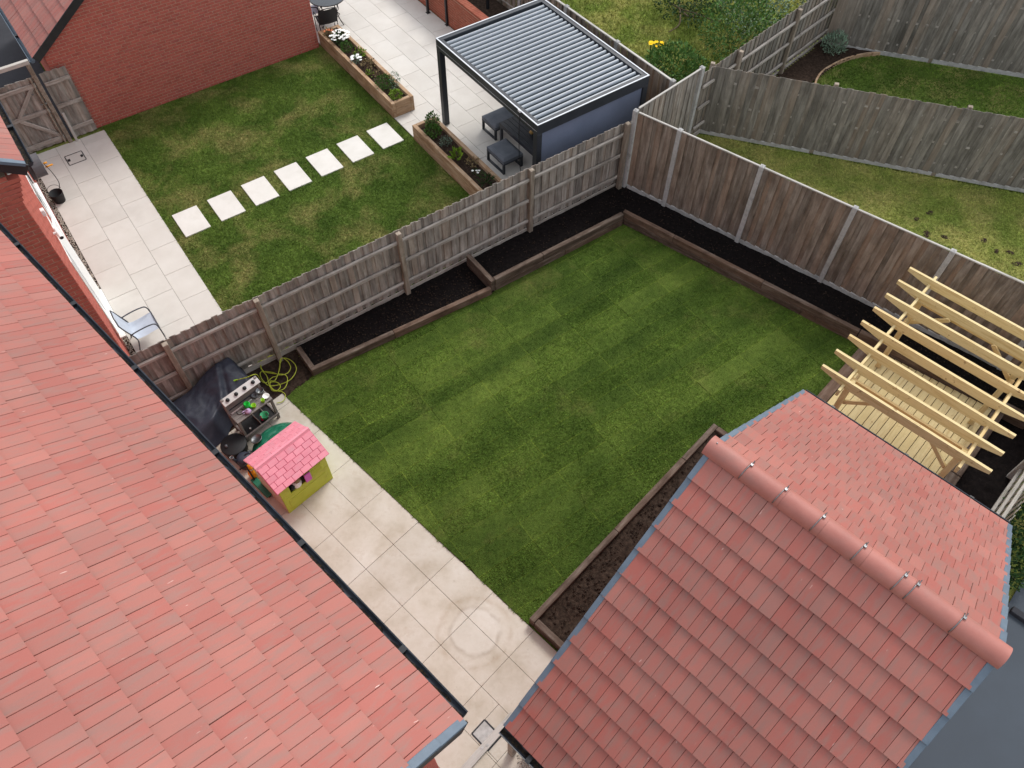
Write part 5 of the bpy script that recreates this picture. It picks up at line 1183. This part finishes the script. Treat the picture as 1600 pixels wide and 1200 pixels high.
for yy in (-.2, .22): MB().tube([(-.02, yy, .05), (.02, yy, .05)], .05, 14).build('wheel', 'rubber', sc2, True)

# =================================================================== OUTDOOR CHAIR, BISTRO SET, HOSE REEL
def sling_chair(label, loc, rz, seat, frame, grp=None):
    t = thing('garden_chair', label, 'chair', loc, rz, grp); w_ = .27
    for s in (-1, 1):
        MB().tube(crom([Vector(p) for p in ((.26, s * w_, 0), (.27, s * w_, .25), (.24, s * w_, .56), (.12, s * w_, .62), (-.12, s * w_, .61), (-.27, s * w_, .58))], 6), .013, 8).build('arm_frame', frame, t, True)
        MB().tube(crom([Vector(p) for p in ((-.30, s * w_ * .96, 0), (-.22, s * w_ * .96, .25), (-.20, s * w_ * .96, .42), (-.30, s * w_ * .96, .72), (-.36, s * w_ * .9, .90))], 6), .013, 8).build('back_frame', frame, t, True)
    MB().tube([(-.36, -w_ * .9, .90), (-.37, 0, .925), (-.36, w_ * .9, .90)], .013, 8).build('top_bar', frame, t, True)
    m = MB(); pth = crom([Vector(p) for p in ((.27, 0, .43), (.15, 0, .415), (-.05, 0, .39), (-.19, 0, .41), (-.25, 0, .55), (-.31, 0, .75), (-.355, 0, .90))], 5); n = len(pth); ww = w_ * .93
    for p in pth:
        for s in range(5): y = (s / 2 - 1) * ww; m.v.append((p.x, y, p.z - .02 * (1 - (s / 2 - 1) ** 2)))
    m.f = [(i * 5 + s, (i + 1) * 5 + s, (i + 1) * 5 + s + 1, i * 5 + s + 1) for i in range(n - 1) for s in range(4)]
    m.build('sling', seat, t, True); MB().tube([(.27, -ww, .43), (.27, ww, .43)], .011, 8).build('seat_bar', frame, t, True)
    return t
sling_chair('pale grey sling chair standing on the white path by the fence', fN(-.30, 12.17), YN, 'sling', 'chair_metal')
sling_chair('black garden chair between brick corner and round table', fN(7.92, 20.02), YN + R(80), 'chair_black', 'chair_black', 'chairs at the round table')
sling_chair('grey seated garden chair mostly cut off by the top edge', fN(7.75, 20.75), YN + R(-20), 'sling', 'chair_black', 'chairs at the round table')
bt = thing('round_table', 'round glass topped black table at the top edge of the patio', 'table', fN(8.28, 20.55), YN)
MB().lathe([(0, .725), (.50, .725), (.50, .715), (0, .715)], 40).build('glass_top', 'glass', bt, False); MB().tube([(.505 * math.cos(a * .157), .505 * math.sin(a * .157), .72) for a in range(40)], .014, 8, True).build('rim', 'chair_black', bt, True)
for k in range(4):
    a = k * math.pi / 2 + .5; c_, s_ = math.cos(a), math.sin(a)
    MB().tube(crom([Vector((c_ * r_, s_ * r_, z)) for r_, z in ((.40, .71), (.30, .5), (.26, .35), (.32, .15), (.43, 0))], 5), .013, 8).build('leg', 'chair_black', bt, True)
MB().tube([(.27 * math.cos(a * .2618), .27 * math.sin(a * .2618), .38) for a in range(24)], .010, 6, True).build('brace_ring', 'chair_black', bt, True)
hr = thing('hose_reel', 'grey wall hose reel with orange fittings on the house wall', 'hose reel', fN(XC, 17.75, 0), YN)
MB().cbox(.01, .10, -.12, .12, .55, 1.05, .01).build('bracket', 'reel_grey', hr)
rl_ = MB(); n = 18
rl_.add([(.11, 0, .8)] + [(.11, .26 * math.cos(R(-50 + 280 * k / n)), .8 + .26 * math.sin(R(-50 + 280 * k / n))) for k in range(n + 1)] + [(.34, 0, .8)] + [(.34, .26 * math.cos(R(-50 + 280 * k / n)), .8 + .26 * math.sin(R(-50 + 280 * k / n))) for k in range(n + 1)],
        [(0, k + 1, k + 2) for k in range(n)] + [(n + 2, n + 4 + k, n + 3 + k) for k in range(n)] + [(k + 1, n + 3 + k, n + 4 + k, k + 2) for k in range(n)]); rl_.build('housing', 'reel_grey', hr)
MB().tube([(.13, .25, 1.02), (.20, .27, 1.05)], .03, 10).build('tap_connector', 'toy_orange', hr, True); MB().tube([(.36, -.02, .80), (.44, -.02, .80)], .02, 8).tube([(.36, .1, .62), (.52, .14, .60)], .018, 8).build('crank', 'toy_orange', hr, True)
MB().tube(crom([Vector(p) for p in ((.36, .0, .8), (.42, -.1, .6), (.44, -.2, .35), (.36, -.26, .2))], 6), .008, 6).build('feed_hose', 'rubber', hr, True)
bu = thing('black_bucket', 'black rubber bucket with a thin handle below the hose reel', 'bucket', fN(-.52, 17.38), YN)
MB().lathe([(0, .01), (.11, .012), (.145, .24), (.155, .245), (.155, .235), (.12, 0), (0, 0)], 22).build('tub', 'rubber', bu, True); MB().tube([(.15 * math.cos(a * .2618), .10 + .13 * math.sin(a * .2618), .24 + .06 * math.sin(a * .2618)) for a in range(13)], .005, 6).build('handle', 'rubber', bu, True)

# =================================================================== OVERGROWN GARDENS BEHIND
GS = 'shrubs in the overgrown garden'
def shrub(label, loc, r, h, n, size, mat, **kw): return plant('shrub', label, 'shrub', loc, r, h, n, size, mat, GS, 7, **kw)
shrub('leafy green shrub in the angle of the fences beside yellow flowers', fN(14.3, 12.55), .85, 1.0, 2200, .10, 'leaf_md')
shrub('smaller bright shrub right in the fence corner', fN(13.0, 11.3), .55, .9, 1100, .09, 'leaf')
shrub('yellow green low bush along the capped fence', fN(13.0, 13.2), .6, .55, 1000, .08, 'leaf_lime')
shrub('sprawling bush leaning on the far end of the rail fence', fM(18.6, 9.15), 1.0, 1.7, 2600, .09, 'leaf_md')
shrub('grey green arching bush at the top edge', fM(20.0, 9.6), 1.1, 2.0, 2600, .08, 'leaf_blue')
shrub('dark green bush at the top edge behind the arching one', fM(19.4, 11.3), 1.1, 1.6, 2200, .09, 'leaf_dk')
shrub('shaded bush beside the second post of the capped fence', fN(13.0, 16.6), .7, .9, 1200, .08, 'leaf')
shrub('dark bush beyond the capped fence at the top edge', fN(13.2, 18.4), .9, 1.2, 1400, .09, 'leaf_dk')
shrub('dark green shrub behind the pale rail fence at the right edge', fM(10.1, -2.75), .65, .8, 1500, .08, 'leaf_dk')
shrub('low dark shrub between rail fence and the grey drive', fM(9.15, -2.55), .45, .5, 900, .08, 'leaf_dk')
shrub('purple tinged dark clump by the rail fence top', fM(21.6, 8.6), .45, 1.5, 700, .07, 'leaf_grey')
yf = thing('yellow_flower', 'cluster of yellow flowers above the corner shrub', 'flower', fN(14.35, 13.35), 0)
for k in range(9):
    c = Vector((uni(-.2, .2), uni(-.12, .12), .72 + uni(-.1, .14))); b = MB()
    MB().tube([(c.x * .4, c.y * .4, 0), tuple(c)], .006, 5).build('stem', 'leaf', yf)
    for j in range(6):
        aa = j * 1.047; dx = Vector((math.cos(aa), math.sin(aa), .2)); dy = Vector((-math.sin(aa), math.cos(aa), 0)); b.add([c, c + dx * .04 + dy * .02, c + dx * .07, c + dx * .04 - dy * .02], [(0, 1, 2, 3)])
    b.build('petal_head', 'flower_y', yf)
bs = thing('bare_branch', 'bare fallen branch lying on the long grass', 'branch', (0, 0, 0))
for P_, r0 in (([(1060, 0), (1063, 25), (1060, 40), (1045, 50)], .03), ([(1045, 3), (1064, 14), (1090, 22), (1115, 32), (1128, 33)], .028), ([(1064, 16), (1075, 25), (1083, 24), (1090, 18)], .02), ([(1115, 32), (1106, 39)], .018), ([(1083, 24), (1084, 32)], .016)):
    pp_ = crom([gpx(u, v, .12 + .05 * (i % 2)) for i, (u, v) in enumerate(P_)], 5); MB().tube(pp_, [r0 * (1 - .6 * i / len(pp_)) for i in range(len(pp_))], 6).build('limb', 'twig', bs, True)
# flower bed with brick edging behind the second fence
rough_ground('corner_border', XY([fM(17.4, 7.75), fM(19.0, 6.85), fM(20.4, 6.85), fM(21.1, 6.6), fM(21.5, 6.35), fM(21.2, 7.7)]), .07, 'soil_br', .08, .03, 51)['kind'] = 'structure'
ed = thing('brick_edging', 'curved row of small edging bricks round the far soil border', 'edging', (0, 0, 0))
ep = crom([fM(*p) for p in ((18.2, 6.3), (18.9, 6.72), (19.6, 6.93), (20.4, 6.85), (21.1, 6.6), (21.6, 6.25))], 10)
acc = 0
for a, b in zip(ep[:-1], ep[1:]):
    d_ = b - a; n = max(1, int(round(d_.length / .11)))
    for k in range(n): p = a + d_ * (k + .5) / n; beam('edging_brick', p - d_.normalized() * .048 + Vector((0, 0, .03)), p + d_.normalized() * .048 + Vector((0, 0, .03 + uni(-.008, .008))), .05, .11, 'sleeper_new', ed, .004)
plant('lavender', 'pale grey lavender bush in the far soil border', 'shrub', fM(20.75, 7.25), .34, .55, 700, .10, 'leaf_blue', asp=.22, up_=.9)
for k, (u, v) in enumerate(((1432, 342), (1453, 332), (1448, 365), (1476, 370), (1538, 376), (1590, 412), (1557, 392), (1578, 394))):
    p = gpx(u, v, -.01); m = thing('mole_hill', ['soil scrape on the dry grass nearest the fence post', 'faint soil scrape at the far side of the dry grass', 'dark soil spot left of the pair on the dry grass', 'dark soil spot right of the pair on the dry grass', 'bare soil patch midway along the dry grass', 'largest bare soil patch at the right edge', 'tiny bare spot between the larger patches', 'faint bare spot above the largest patch'][k], 'soil patch', p, uni(0, 6), 'bare soil patches on the dry grass')
    MB().lathe([(0, .022), (.04, .018), (.07, .008), (.09 + .02 * (k % 3), -.006)], 11, (0, 0, 0), 1, .6).build('soil', 'soil_br', m, True)
